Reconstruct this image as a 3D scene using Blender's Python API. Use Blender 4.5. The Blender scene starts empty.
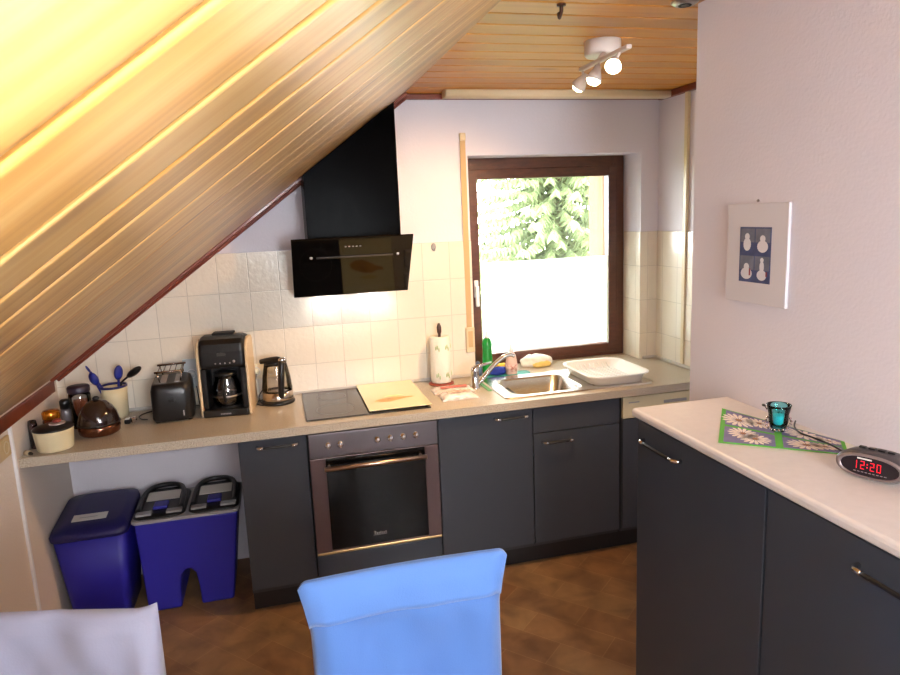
import bpy, bmesh, math, random
from mathutils import Vector, Matrix
random.seed(7)
PI = math.pi
C = bpy.context.scene.collection
S = bpy.context.scene

# ------------------------------------------------------------------ materials
def hx(r, g, b):
    def f(c):
        c /= 255.0
        return c/12.92 if c <= .04045 else ((c+.055)/1.055)**2.4
    return (f(r), f(g), f(b), 1)

def mat(name, col, rough=.5, metal=0, coat=0, spec=None, bump=0, bscale=60, var=0, vscale=8,
        trans=0, emit=None, estr=0, ior=None, sheen=0, alpha=None, tint=None, stretch=None):
    m = bpy.data.materials.new(name); m.use_nodes = True
    nt = m.node_tree; b = nt.nodes['Principled BSDF']
    b.inputs['Base Color'].default_value = col
    b.inputs['Roughness'].default_value = rough
    b.inputs['Metallic'].default_value = metal
    b.inputs['Coat Weight'].default_value = coat
    b.inputs['Coat Roughness'].default_value = .12
    if spec is not None: b.inputs['Specular IOR Level'].default_value = spec
    if trans: b.inputs['Transmission Weight'].default_value = trans
    if ior: b.inputs['IOR'].default_value = ior
    if sheen: b.inputs['Sheen Weight'].default_value = sheen
    if alpha is not None: b.inputs['Alpha'].default_value = alpha
    if emit:
        b.inputs['Emission Color'].default_value = emit
        b.inputs['Emission Strength'].default_value = estr
    if bump or var:
        tc = nt.nodes.new('ShaderNodeTexCoord')
        src = tc.outputs['Object']
        if stretch:
            mp = nt.nodes.new('ShaderNodeMapping'); mp.inputs['Scale'].default_value = stretch
            nt.links.new(src, mp.inputs[0]); src = mp.outputs[0]
    if bump:
        n = nt.nodes.new('ShaderNodeTexNoise'); n.inputs['Scale'].default_value = bscale
        n.inputs['Detail'].default_value = 4
        bp = nt.nodes.new('ShaderNodeBump'); bp.inputs['Strength'].default_value = bump
        bp.inputs['Distance'].default_value = .01
        nt.links.new(src, n.inputs['Vector']); nt.links.new(n.outputs[0], bp.inputs['Height'])
        nt.links.new(bp.outputs[0], b.inputs['Normal'])
    if var:
        n = nt.nodes.new('ShaderNodeTexNoise'); n.inputs['Scale'].default_value = vscale
        n.inputs['Detail'].default_value = 5
        r = nt.nodes.new('ShaderNodeValToRGB')
        r.color_ramp.elements[0].position = .3; r.color_ramp.elements[1].position = .7
        r.color_ramp.elements[0].color = tuple(c*(1-var) for c in col[:3])+(1,)
        r.color_ramp.elements[1].color = tint if tint else tuple(min(1, c*(1+var*.6)) for c in col[:3])+(1,)
        nt.links.new(src, n.inputs['Vector']); nt.links.new(n.outputs[0], r.inputs[0])
        nt.links.new(r.outputs[0], b.inputs['Base Color'])
    return m

def wood_boards(name, c0, c1, c2, coat=.6, rough=.4):
    m = bpy.data.materials.new(name); m.use_nodes = True
    nt = m.node_tree; N = nt.nodes; L = nt.links; b = N['Principled BSDF']
    uv = N.new('ShaderNodeUVMap'); uv.uv_map = 'UVMap'
    at = N.new('ShaderNodeAttribute'); at.attribute_name = 'rnd'
    def noise(sx, sy, scale, det, dist=0):
        mp = N.new('ShaderNodeMapping'); mp.inputs['Scale'].default_value = (sx, sy, 1)
        L.new(uv.outputs[0], mp.inputs[0])
        ad = N.new('ShaderNodeVectorMath'); ad.operation = 'ADD'
        L.new(mp.outputs[0], ad.inputs[0])
        cb = N.new('ShaderNodeCombineXYZ')
        mu = N.new('ShaderNodeMath'); mu.operation = 'MULTIPLY'; mu.inputs[1].default_value = 37
        L.new(at.outputs['Fac'], mu.inputs[0]); L.new(mu.outputs[0], cb.inputs[2])
        L.new(cb.outputs[0], ad.inputs[1])
        n = N.new('ShaderNodeTexNoise'); n.inputs['Scale'].default_value = scale
        n.inputs['Detail'].default_value = det; n.inputs['Distortion'].default_value = dist
        L.new(ad.outputs[0], n.inputs['Vector'])
        return n.outputs[0], ad.outputs[0]
    n1, _ = noise(.9, 16, 2.0, 4, .4)
    n2, _ = noise(1.5, 6, 1.5, 3, .2)
    r = N.new('ShaderNodeValToRGB'); e = r.color_ramp.elements
    e[0].position = .22; e[0].color = c2; e[1].position = .66; e[1].color = c0
    x = e.new(.47); x.color = c1
    L.new(n1, r.inputs[0])
    # board to board difference
    hs = N.new('ShaderNodeHueSaturation')
    mr = N.new('ShaderNodeMapRange'); mr.inputs['To Min'].default_value = .8; mr.inputs['To Max'].default_value = 1.12
    L.new(at.outputs['Fac'], mr.inputs[0]); L.new(mr.outputs[0], hs.inputs['Value'])
    L.new(r.outputs[0], hs.inputs['Color'])
    # knots
    mp = N.new('ShaderNodeMapping'); mp.inputs['Scale'].default_value = (2.3, 7.5, 1)
    L.new(uv.outputs[0], mp.inputs[0])
    vo = N.new('ShaderNodeTexVoronoi'); vo.inputs['Scale'].default_value = 1; vo.inputs['Randomness'].default_value = 1
    L.new(mp.outputs[0], vo.inputs['Vector'])
    kr = N.new('ShaderNodeValToRGB'); k = kr.color_ramp.elements
    k[0].position = .05; k[0].color = (1, 1, 1, 1); k[1].position = .17; k[1].color = (0, 0, 0, 1)
    L.new(vo.outputs['Distance'], kr.inputs[0])
    km = N.new('ShaderNodeMath'); km.operation = 'MULTIPLY'; km.inputs[1].default_value = .75
    L.new(kr.outputs[0], km.inputs[0])
    mx = N.new('ShaderNodeMix'); mx.data_type = 'RGBA'
    L.new(km.outputs[0], mx.inputs['Factor']); L.new(hs.outputs[0], mx.inputs[6]); mx.inputs[7].default_value = hx(120, 62, 30)
    L.new(mx.outputs[2], b.inputs['Base Color'])
    b.inputs['Roughness'].default_value = rough; b.inputs['Coat Weight'].default_value = coat
    b.inputs['Coat Roughness'].default_value = .22
    bp = N.new('ShaderNodeBump'); bp.inputs['Strength'].default_value = .05; bp.inputs['Distance'].default_value = .003
    L.new(n1, bp.inputs['Height']); L.new(bp.outputs[0], b.inputs['Normal'])
    return m

def tile_mat():
    m = bpy.data.materials.new('wall_tiles'); m.use_nodes = True
    nt = m.node_tree; N = nt.nodes; L = nt.links; b = N['Principled BSDF']
    ge = N.new('ShaderNodeNewGeometry')
    sx = N.new('ShaderNodeSeparateXYZ'); L.new(ge.outputs['Position'], sx.inputs[0])
    # tile grid runs in X+Y (so that it also wraps round the corner) and Z
    ax = N.new('ShaderNodeMath'); ax.operation = 'ADD'; L.new(sx.outputs[0], ax.inputs[0]); L.new(sx.outputs[1], ax.inputs[1])
    a2 = N.new('ShaderNodeMath'); a2.operation = 'ADD'; L.new(ax.outputs[0], a2.inputs[0]); a2.inputs[1].default_value = 10.5+.0665-.604
    cb = N.new('ShaderNodeCombineXYZ'); L.new(a2.outputs[0], cb.inputs[0])
    z2 = N.new('ShaderNodeMath'); z2.operation = 'ADD'; L.new(sx.outputs[2], z2.inputs[0]); z2.inputs[1].default_value = -1.6352+2.0
    L.new(z2.outputs[0], cb.inputs[1])
    br = N.new('ShaderNodeTexBrick'); br.offset = 0; br.squash = 1
    br.inputs['Scale'].default_value = 1; br.inputs['Brick Width'].default_value = .15; br.inputs['Row Height'].default_value = .2
    br.inputs['Mortar Size'].default_value = .0022; br.inputs['Mortar Smooth'].default_value = .6
    br.inputs['Color1'].default_value = hx(232, 223, 208); br.inputs['Color2'].default_value = hx(226, 216, 200)
    br.inputs['Mortar'].default_value = hx(204, 195, 182)
    L.new(cb.outputs[0], br.inputs['Vector']); L.new(br.outputs['Color'], b.inputs['Base Color'])
    b.inputs['Roughness'].default_value = .16
    b1 = N.new('ShaderNodeBump'); b1.invert = True; b1.inputs['Strength'].default_value = .5; b1.inputs['Distance'].default_value = .004
    L.new(br.outputs['Fac'], b1.inputs['Height'])
    n = N.new('ShaderNodeTexNoise'); n.inputs['Scale'].default_value = 45; n.inputs['Detail'].default_value = 2
    L.new(ge.outputs['Position'], n.inputs['Vector'])
    b2 = N.new('ShaderNodeBump'); b2.inputs['Strength'].default_value = .25; b2.inputs['Distance'].default_value = .006
    L.new(n.outputs[0], b2.inputs['Height']); L.new(b1.outputs[0], b2.inputs['Normal'])
    L.new(b2.outputs[0], b.inputs['Normal'])
    return m

def floor_mat():
    m = bpy.data.materials.new('floor_parquet_look'); m.use_nodes = True
    nt = m.node_tree; N = nt.nodes; L = nt.links; b = N['Principled BSDF']
    tc = N.new('ShaderNodeTexCoord')
    mp = N.new('ShaderNodeMapping'); mp.inputs['Rotation'].default_value = (0, 0, math.radians(48))
    L.new(tc.outputs['Object'], mp.inputs[0])
    cols = []
    def bricks(off, c1, c2):
        q = N.new('ShaderNodeMapping'); q.inputs['Location'].default_value = off
        L.new(mp.outputs[0], q.inputs[0])
        br = N.new('ShaderNodeTexBrick'); br.offset = .5
        br.inputs['Scale'].default_value = 1; br.inputs['Brick Width'].default_value = .36; br.inputs['Row Height'].default_value = .15
        br.inputs['Mortar Size'].default_value = .0015; br.inputs['Mortar Smooth'].default_value = .3
        br.inputs['Color1'].default_value = c1; br.inputs['Color2'].default_value = c2
        br.inputs['Mortar'].default_value = hx(150, 120, 86); br.inputs['Bias'].default_value = 0
        L.new(q.outputs[0], br.inputs['Vector']); return br.outputs['Color']
    a = bricks((0, 0, 0), hx(120, 84, 56), hx(138, 110, 78))
    n = N.new('ShaderNodeTexNoise'); n.inputs['Scale'].default_value = 7; n.inputs['Detail'].default_value = 7
    n.inputs['Distortion'].default_value = .5
    L.new(mp.outputs[0], n.inputs['Vector'])
    r = N.new('ShaderNodeValToRGB'); r.color_ramp.elements[0].position = .3; r.color_ramp.elements[1].position = .72
    r.color_ramp.elements[0].color = (.55, .5, .5, 1); r.color_ramp.elements[1].color = (1.2, 1.2, 1.1, 1)
    L.new(n.outputs[0], r.inputs[0])
    mx = N.new('ShaderNodeMix'); mx.data_type = 'RGBA'; mx.blend_type = 'MULTIPLY'; mx.inputs['Factor'].default_value = 1
    L.new(a, mx.inputs[6]); L.new(r.outputs[0], mx.inputs[7]); L.new(mx.outputs[2], b.inputs['Base Color'])
    b.inputs['Roughness'].default_value = .45
    return m

def glass_mat(name, col=(1, 1, 1, 1), refl=.08, rough=.02):
    m = bpy.data.materials.new(name); m.use_nodes = True
    nt = m.node_tree; N = nt.nodes; L = nt.links
    N.remove(N['Principled BSDF'])
    t = N.new('ShaderNodeBsdfTransparent'); t.inputs[0].default_value = col
    g = N.new('ShaderNodeBsdfGlossy'); g.inputs['Roughness'].default_value = rough
    fr = N.new('ShaderNodeFresnel'); fr.inputs[0].default_value = 1.45
    ad = N.new('ShaderNodeMath'); ad.operation = 'ADD'; ad.inputs[1].default_value = refl-.04; ad.use_clamp = True
    L.new(fr.outputs[0], ad.inputs[0])
    mx = N.new('ShaderNodeMixShader'); L.new(ad.outputs[0], mx.inputs[0]); L.new(t.outputs[0], mx.inputs[1]); L.new(g.outputs[0], mx.inputs[2])
    L.new(mx.outputs[0], N['Material Output'].inputs[0])
    return m

def translucent_mat(name, col, through=.5, see=0):
    m = bpy.data.materials.new(name); m.use_nodes = True
    nt = m.node_tree; N = nt.nodes; L = nt.links
    N.remove(N['Principled BSDF'])
    d = N.new('ShaderNodeBsdfDiffuse'); d.inputs[0].default_value = col
    t = N.new('ShaderNodeBsdfTranslucent'); t.inputs[0].default_value = col
    mx = N.new('ShaderNodeMixShader'); mx.inputs[0].default_value = through
    L.new(d.outputs[0], mx.inputs[1]); L.new(t.outputs[0], mx.inputs[2])
    out = mx.outputs[0]
    if see:
        tr = N.new('ShaderNodeBsdfTransparent'); tr.inputs[0].default_value = col
        m2 = N.new('ShaderNodeMixShader'); m2.inputs[0].default_value = see
        L.new(out, m2.inputs[1]); L.new(tr.outputs[0], m2.inputs[2]); out = m2.outputs[0]
    L.new(out, N['Material Output'].inputs[0])
    return m

def speckle(name, base, dark, light, rough=.35, scale=260):
    m = bpy.data.materials.new(name); m.use_nodes = True
    nt = m.node_tree; N = nt.nodes; L = nt.links; b = N['Principled BSDF']
    tc = N.new('ShaderNodeTexCoord')
    n = N.new('ShaderNodeTexNoise'); n.inputs['Scale'].default_value = scale; n.inputs['Detail'].default_value = 2
    L.new(tc.outputs['Object'], n.inputs['Vector'])
    r = N.new('ShaderNodeValToRGB'); e = r.color_ramp.elements
    e[0].position = .36; e[0].color = dark; e[1].position = .66; e[1].color = light
    x = e.new(.45); x.color = base; x = e.new(.57); x.color = base
    L.new(n.outputs[0], r.inputs[0]); L.new(r.outputs[0], b.inputs['Base Color'])
    b.inputs['Roughness'].default_value = rough
    return m

WALL = mat('wall_paint', hx(219, 214, 222), .9, bump=.12, bscale=110)
WALLK = mat('knee_wall_paint', hx(226, 214, 202), .9, bump=.25, bscale=90)
PINE = wood_boards('slope_pine_boards', hx(216, 172, 104), hx(202, 150, 78), hx(160, 108, 46), coat=.7, rough=.4)
PINE2 = wood_boards('ceiling_pine_boards', hx(198, 132, 46), hx(192, 126, 42), hx(182, 114, 34), coat=.1, rough=.35)
TRIM = mat('mahogany_trim', hx(122, 52, 28), .4, coat=.3, var=.3, vscale=12)
TILE = tile_mat()
FLOOR = floor_mat()
WORKTOP = speckle('worktop_laminate', hx(182, 170, 152), hx(128, 116, 102), hx(216, 208, 194), .28)
ISLTOP = mat('island_top_laminate', hx(214, 208, 206), .35, var=.04, vscale=40)
FRONT = mat('graphite_front', hx(60, 64, 72), .3, spec=.4)
BODY = mat('cabinet_carcass', hx(50, 51, 56), .5)
PLINTH = mat('black_plinth', hx(22, 22, 24), .5)
STEEL = mat('brushed_steel', hx(168, 160, 158), .34, metal=1, bump=.05, bscale=200, stretch=(1, 1, 30))
STEELP = mat('oven_panel_steel', hx(128, 122, 126), .36, metal=1, bump=.05, bscale=200, stretch=(1, 1, 30))
CHROME = mat('chrome', hx(220, 220, 222), .1, metal=1)
BLACKG = mat('black_glass', hx(6, 6, 7), .05, spec=.35)
BLACKW = mat('black_gloss_chimney', hx(4, 4, 5), .2, spec=.01, bump=.03, bscale=30)
BLACKP = mat('black_plastic', hx(20, 20, 22), .35)
BLACKM = mat('matt_black', hx(14, 14, 15), .6)
WHITEP = mat('white_plastic', hx(236, 236, 238), .35)
CREAMP = mat('cream_plastic', hx(228, 214, 184), .4)
CREAMC = mat('cream_ceramic', hx(222, 208, 170), .3)
WINW = mat('window_brown_wood', hx(86, 44, 24), .4, coat=.2, var=.3, vscale=14, stretch=(1, 1, 4))
STRAP = mat('shutter_strap', hx(196, 166, 122), .8)
BEIGEP = mat('beige_plastic', hx(214, 196, 160), .4)
BINB = mat('blue_bin_plastic', hx(38, 34, 150), .45)
BINL = mat('dark_blue_lid_plastic', hx(28, 26, 84), .4)
GREYP = mat('grey_plastic', hx(150, 148, 150), .45)
PAPER = mat('paper_label', hx(214, 208, 200), .8)
DISHW = mat('dishwasher_beige_panel', hx(216, 204, 168), .4)
HINGE = mat('dark_gap', hx(16, 16, 17), .7)
GLASS = glass_mat('clear_glass')
GLASSK = glass_mat('kettle_glass', (.97, .97, .97, 1), .06)
BLUEC = mat('blue_cover_cloth', hx(80, 120, 186), .85, sheen=.3, bump=.12, bscale=350)
BLUEC2 = mat('blue_cover_cloth_band', hx(88, 130, 198), .85, sheen=.3, bump=.12, bscale=350)
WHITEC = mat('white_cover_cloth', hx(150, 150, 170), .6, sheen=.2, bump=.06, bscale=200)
WOODL = mat('beech_wood', hx(186, 138, 86), .45, var=.2, vscale=14)

# ------------------------------------------------------------------ mesh builder
class MB:
    def __init__(s): s.v = []; s.f = []; s.sm = []
    def add(s, vs, fs, smooth=False):
        o = len(s.v); s.v += [tuple(v) for v in vs]
        s.f += [tuple(i+o for i in f) for f in fs]; s.sm += [smooth]*len(fs)
        return s
    def box(s, x0, x1, y0, y1, z0, z1, M=None):
        vs = [(x, y, z) for z in (z0, z1) for y in (y0, y1) for x in (x0, x1)]
        if M: vs = [M @ Vector(v) for v in vs]
        return s.add(vs, [(0, 2, 3, 1), (4, 5, 7, 6), (0, 1, 5, 4), (2, 6, 7, 3), (0, 4, 6, 2), (1, 3, 7, 5)])
    def prism(s, poly, a, b, axis='Z', smooth=False, M=None):
        # poly: 2D points; axis = extrude axis. X:(y,z)  Y:(x,z)  Z:(x,y)
        def P(p, t):
            return {'X': (t, p[0], p[1]), 'Y': (p[0], t, p[1]), 'Z': (p[0], p[1], t)}[axis]
        n = len(poly)
        vs = [P(p, a) for p in poly]+[P(p, b) for p in poly]
        if M: vs = [M @ Vector(v) for v in vs]
        o = len(s.v); s.v += [tuple(v) for v in vs]
        for i in range(n):
            j = (i+1) % n; s.f.append((o+i, o+j, o+n+j, o+n+i)); s.sm.append(smooth)
        s.f.append(tuple(o+i for i in range(n))[::-1]); s.sm.append(False)
        s.f.append(tuple(o+n+i for i in range(n))); s.sm.append(False)
        return s
    def lathe(s, prof, c=(0, 0, 0), seg=32, sx=1, sy=1, M=None, closed=False):
        o = len(s.v); n = len(prof)
        for k in range(seg):
            a = 2*PI*k/seg
            for r, z in prof:
                v = Vector((c[0]+r*math.cos(a)*sx, c[1]+r*math.sin(a)*sy, c[2]+z))
                if M: v = M @ v
                s.v.append(tuple(v))
        for k in range(seg):
            k2 = (k+1) % seg
            for i in range(n-1 if not closed else n):
                i2 = (i+1) % n
                s.f.append((o+k*n+i, o+k2*n+i, o+k2*n+i2, o+k*n+i2)); s.sm.append(True)
        return s
    def tube(s, pts, r, seg=10, cap=True):
        pts = [Vector(p) for p in pts]; n = len(pts); o = len(s.v)
        rr = r if isinstance(r, (list, tuple)) else [r]*n
        up = None
        for i, p in enumerate(pts):
            t = (pts[min(i+1, n-1)]-pts[max(i-1, 0)]).normalized()
            if up is None:
                up = Vector((0, 0, 1)) if abs(t.z) < .9 else Vector((1, 0, 0))
            a = t.cross(up).normalized(); b = a.cross(t).normalized(); up = b
            for k in range(seg):
                th = 2*PI*k/seg
                s.v.append(tuple(p+(a*math.cos(th)+b*math.sin(th))*rr[i]))
        for i in range(n-1):
            for k in range(seg):
                k2 = (k+1) % seg
                s.f.append((o+i*seg+k, o+i*seg+k2, o+(i+1)*seg+k2, o+(i+1)*seg+k)); s.sm.append(True)
        if cap:
            s.f.append(tuple(o+k for k in range(seg))[::-1]); s.sm.append(False)
            s.f.append(tuple(o+(n-1)*seg+k for k in range(seg))); s.sm.append(False)
        return s
    def ball(s, c, rx, ry=None, rz=None, seg=20, rings=12, M=None):
        ry = ry or rx; rz = rz or rx
        prof = [(math.sin(PI*i/rings), -math.cos(PI*i/rings)) for i in range(rings+1)]
        o = len(s.v); n = rings+1
        for k in range(seg):
            a = 2*PI*k/seg
            for r, z in prof:
                v = Vector((c[0]+r*math.cos(a)*rx, c[1]+r*math.sin(a)*ry, c[2]+z*rz))
                if M: v = M @ v
                s.v.append(tuple(v))
        for k in range(seg):
            k2 = (k+1) % seg
            for i in range(n-1):
                s.f.append((o+k*n+i, o+k2*n+i, o+k2*n+i+1, o+k*n+i+1)); s.sm.append(True)
        return s
    def build(s, name, m, parent=None, bevel=0, bseg=2, subsurf=0, merge=True, kind=None, local=False):
        me = bpy.data.meshes.new(name)
        off = Vector((0, 0, 0))
        if parent and not local:
            r = parent
            while r.parent: r = r.parent
            off = r.location
        me.from_pydata([tuple(Vector(v)-off) for v in s.v], [], s.f)
        me.polygons.foreach_set('use_smooth', s.sm)
        bm = bmesh.new(); bm.from_mesh(me)
        if merge: bmesh.ops.remove_doubles(bm, verts=bm.verts, dist=1e-5)
        bmesh.ops.recalc_face_normals(bm, faces=bm.faces)
        bm.to_mesh(me); bm.free()
        me.materials.append(m)
        o = bpy.data.objects.new(name, me); C.objects.link(o)
        if parent: o.parent = parent
        if bevel:
            b = o.modifiers.new('bevel', 'BEVEL'); b.width = bevel; b.segments = bseg; b.limit_method = 'ANGLE'
            b.angle_limit = math.radians(35); b.harden_normals = False
        if subsurf:
            b = o.modifiers.new('sub', 'SUBSURF'); b.levels = subsurf; b.render_levels = subsurf
        if kind: o['kind'] = kind
        return o

def thing(name, label, cat, loc=(0, 0, 0), rotz=0, group=None):
    o = bpy.data.objects.new(name, None); C.objects.link(o)
    o.empty_display_size = .05
    o.location = loc; o.rotation_euler = (0, 0, rotz); o['label'] = label; o['category'] = cat
    if group: o['group'] = group
    return o
def tag(o, label, cat, group=None):
    o['label'] = label; o['category'] = cat
    if group: o['group'] = group
    return o
def struct(name, mb, m, bevel=0, parent=None):
    o = mb.build(name, m, parent, bevel=bevel)
    if not parent: o['kind'] = 'structure'
    return o
def rrect(x0, x1, y0, y1, r, n=5):
    p = []
    for cx, cy, a in ((x1-r, y1-r, 0), (x0+r, y1-r, 90), (x0+r, y0+r, 180), (x1-r, y0+r, 270)):
        for i in range(n+1):
            t = math.radians(a+90*i/n); p.append((cx+r*math.cos(t), cy+r*math.sin(t)))
    return p

# ------------------------------------------------------------------ dimensions
XL, XR, XR2 = -1.145, 1.275, 2.11        # knee wall, wall behind the sideboard, right wall of the kitchen
ZI = 1.177                               # sideboard top
YE = -.98                                # far end of the wall behind the sideboard
YB = .604                                # back wall
YREAR = -4.3
ZC = 2.396; XC = .637; TS = .732         # ceiling, slope/ceiling edge, slope rise per metre
ZW = .88; ZU = .8413                     # worktop top and underside
def zs(x): return ZC+TS*(x-XC)
WX0, WX1, WZ1 = .968, 2.0, 2.084         # window opening
YW = .79                                 # face of the window frame
YO = 1.0                                 # outer face of the wall

# ------------------------------------------------------------------ room shell
struct('floor', MB().box(-1.3, 2.3, YREAR-.1, 1.0, -.1, 0), FLOOR)
w = MB()
w.prism([(-1.3, 0), (WX0, 0), (WX0, 2.55), (.7, 2.55), (-1.3, 1.1)], YB, YO, 'Y')
w.box(WX0, WX1, YB, YO, 0, ZU); w.box(WX0, WX1, YB, YO, WZ1, 2.55); w.box(WX1, 2.3, YB, YO, 0, 2.55)
wall_back = struct('wall_back', w, WALL)
T = .008
t = MB()
t.prism([(XL, ZW), (WX0, ZW), (WX0, 1.6352), (-.385, 1.6352), (XL, 1.079)], YB-T, YB, 'Y')
t.box(WX1, XR2, YB-T, YB, ZW, 1.6352)
t.box(WX1-T, WX1, YB-T, YW, ZW, 1.6352)
t.build('wall_tiling', TILE, wall_back)
wr = MB().box(XR2, 2.3, -1.1, YB, 0, 2.45)
wall_recess = struct('wall_right_kitchen', wr, WALL)
MB().box(XR2-T, XR2, -.10, YB-T, ZW, 1.6352).build('wall_tiling', TILE, wall_recess)
MB().box(XR2-.018, XR2-.0005, .30, .325, ZW+.02, 2.37).build('edge_strip', BEIGEP, wall_recess)
w = MB().prism([(XR, YREAR), (2.3, YREAR), (2.3, -1.12), (1.39, -1.12), (1.39, YE), (XR, YE)], 0, 2.45)
struct('wall_right', w, WALL)
struct('wall_left', MB().box(-1.3, XL, YREAR, YB, 0, 1.12), WALLK)
# rear wall with a window that lights the dining side
w = MB()
w.box(-1.3, .15, YREAR-.12, YREAR, 0, 2.6); w.box(1.2, 2.3, YREAR-.12, YREAR, 0, 2.6)
w.box(.15, 1.2, YREAR-.12, YREAR, 0, 1.1); w.box(.15, 1.2, YREAR-.12, YREAR, 2.15, 2.6)
struct('wall_rear', w, WALL)
r2 = thing('window_2', 'window', 'window', (.75, YREAR-.08, .85)); r2['kind'] = 'structure'
del r2['label']; del r2['category']
f = MB()
for a in ((.15, .22), (1.13, 1.2)): f.box(a[0], a[1], YREAR-.11, YREAR-.05, 1.1, 2.15)
for a in ((1.1, 1.17), (2.08, 2.15)): f.box(.15, 1.2, YREAR-.105, YREAR-.055, a[0], a[1])
f.build('window_frame', WINW, r2)
MB().box(.19, 1.16, YREAR-.09, YREAR-.08, 1.14, 2.11).build('pane', GLASS, r2)

# boards -------------------------------------------------------------
def boards(name, edges, P, N, l0, l1, m, grain=1, gap=1):
    """edges: joint positions in Y; P(l,y) surface point, N outward (into the roof) normal."""
    vs, fs, uvs, rn, sm = [], [], [], [], []
    ps = []          # (y, depth, board)
    for i in range(len(edges)-1):
        a, b = edges[i], edges[i+1]
        g0 = .3 if (b-a > .2 and a > -1.84) else 1
        g1 = .3 if (b-a > .2 and b > -1.82) else 1
        for dy, d in ((0, .010*gap), (.0008*gap, .010*gap), (.0009*gap+.0003, .0055), (.004, .0024), (.0075, .0007), (.011, 0), (.0145, 0)):
            ps.append((a+dy, d*g0, i))
        for dy, d in ((.0145, 0), (.011, 0), (.0075, .0007), (.004, .0024), (.0009*gap+.0003, .0055), (.0008*gap, .010*gap)):
            ps.append((b-dy, d*g1, i))
    rnd = [random.random() for _ in edges]
    for y, d, i in ps:
        for l in (l0, l1):
            vs.append(tuple(Vector(P(l, y))+Vector(N)*d))
    for k in range(len(ps)-1):
        fs.append((2*k, 2*k+1, 2*k+3, 2*k+2)); rn.append(rnd[ps[k][2]])
        for (kk, l) in ((k, l0), (k, l1), (k+1, l1), (k+1, l0)):
            uvs.append((l*grain+rnd[ps[k][2]]*9, ps[kk][0]))
    # thickness behind
    o = len(vs)
    for l, y in ((l0, edges[0]), (l1, edges[0]), (l1, edges[-1]), (l0, edges[-1])):
        vs.append(tuple(Vector(P(l, y))+Vector(N)*.04))
    fs.append((o, o+1, o+2, o+3)); rn.append(.5); uvs += [(0, 0)]*4
    me = bpy.data.meshes.new(name); me.from_pydata(vs, [], fs)
    u = me.uv_layers.new(name='UVMap')
    for i, c in enumerate(uvs): u.data[i].uv = c
    at = me.attributes.new('rnd', 'FLOAT', 'FACE')
    for i, c in enumerate(rn): at.data[i].value = c
    me.polygons.foreach_set('use_smooth', [True]*len(fs))
    me.materials.append(m)
    ob = bpy.data.objects.new(name, me); C.objects.link(ob); ob['kind'] = 'structure'
    return ob
ed = [-2.31+.1243*i for i in range(0, 24)]
ed = [e for e in ed if e < YB-.02]+[YB]
ed2 = [-4.3]
while ed2[-1] < -3.05: ed2.append(ed2[-1]+.1243)
ed = ed2[:-1]+[-3.005, -2.845, -2.688, -2.545, -2.425]+ed
cs = math.cos(math.atan(TS)); sn = math.sin(math.atan(TS))
eds = [e for e in ed if e < -2.2]+[-2.09, -1.83, -1.57, -1.31, -1.05, -.79, -.53, -.27, -.01, .25, YB]
boards('ceiling', eds, lambda l, y: (l, y, zs(l)), (-sn, 0, cs), XC, -1.22, PINE, grain=1/cs)
boards('ceiling', ed, lambda l, y: (l, y, ZC), (0, 0, 1), XC, 2.2, PINE2, gap=4.0)
# trims
def along_slope(x0, x1, y0, y1, d0, d1):   # bar hugging the slope; d = depth below it
    q = MB(); vs = []
    for x in (x0, x1):
        for y in (y0, y1):
            for d in (d0, d1):
                vs.append((x+sn*d, y, zs(x)-cs*d))
    q.add(vs, [(0, 1, 3, 2), (4, 6, 7, 5), (0, 4, 5, 1), (2, 3, 7, 6), (0, 2, 6, 4), (1, 5, 7, 3)])
    return q
q = along_slope(XL, XC-.005, YB-.035, YB, -.002, .03)
q.v += along_slope(XL, XC-.005, YB-.10, YB-.035, -.002, .016).v
q.f += [tuple(i+8 for i in f) for f in q.f]; q.sm += q.sm[:]
struct('trim_1', q, TRIM, bevel=.004)
struct('trim_2', MB().box(XC-.02, XR2, YB-.03, YB, ZC-.028, ZC-.001), TRIM, bevel=.004)
struct('trim_3', MB().box(XR2-.028, XR2, -1.09, YB-.03, ZC-.035, ZC-.001), TRIM, bevel=.004)
q = MB().box(XL, XL+.014, YREAR, YB-.08, zs(XL)-.06, zs(XL)-.005)
struct('trim_4', q, TRIM, bevel=.004)
struct('trim_5', MB().box(XL, XL+.012, -.062, -.044, 0, zs(XL)-.06), WHITEP, bevel=.003)

# ------------------------------------------------------------------ window
win = thing('window_1', 'x', 'x', (WX0, YW, ZW)); win['kind'] = 'structure'; del win['label']; del win['category']
f = MB()
GX0, GX1, GZ0, GZ1 = 1.068, 1.885, .958, 1.968
f.box(WX0, 1.03, YW, YW+.07, ZW, WZ1); f.box(1.925, WX1-T, YW, YW+.07, ZW, WZ1)
f.box(1.03, 1.925, YW, YW+.07, ZW, .918); f.box(1.03, 1.925, YW, YW+.07, 2.01, WZ1)
f.build('window_frame', WINW, win, bevel=.004)
f = MB()
f.box(1.018, GX0, YW-.014, YW+.05, .905, 2.022); f.box(GX1, 1.938, YW-.014, YW+.05, .905, 2.022)
f.box(GX0, GX1, YW-.014, YW+.05, .905, GZ0); f.box(GX0, GX1, YW-.014, YW+.05, GZ1, 2.022)
sash = f.build('sash', WINW, win, bevel=.004)
MB().box(GX0-.005, GX1+.005, YW+.02, YW+.03, GZ0-.005, GZ1+.005).build('pane', GLASS, sash)
FILM = translucent_mat('frosted_film', (.95, .95, .95, 1), .85)
MB().box(GX0+.012, GX1-.004, YW+.004, YW+.006, GZ0+.006, 1.495).build('privacy_screen', FILM, win)
h = MB().box(1.028, 1.052, YW-.03, YW-.014, 1.30, 1.40); h.box(1.03, 1.05, YW-.05, YW-.03, 1.25, 1.37)
h.build('window_handle', WHITEP, win, bevel=.004)
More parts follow.
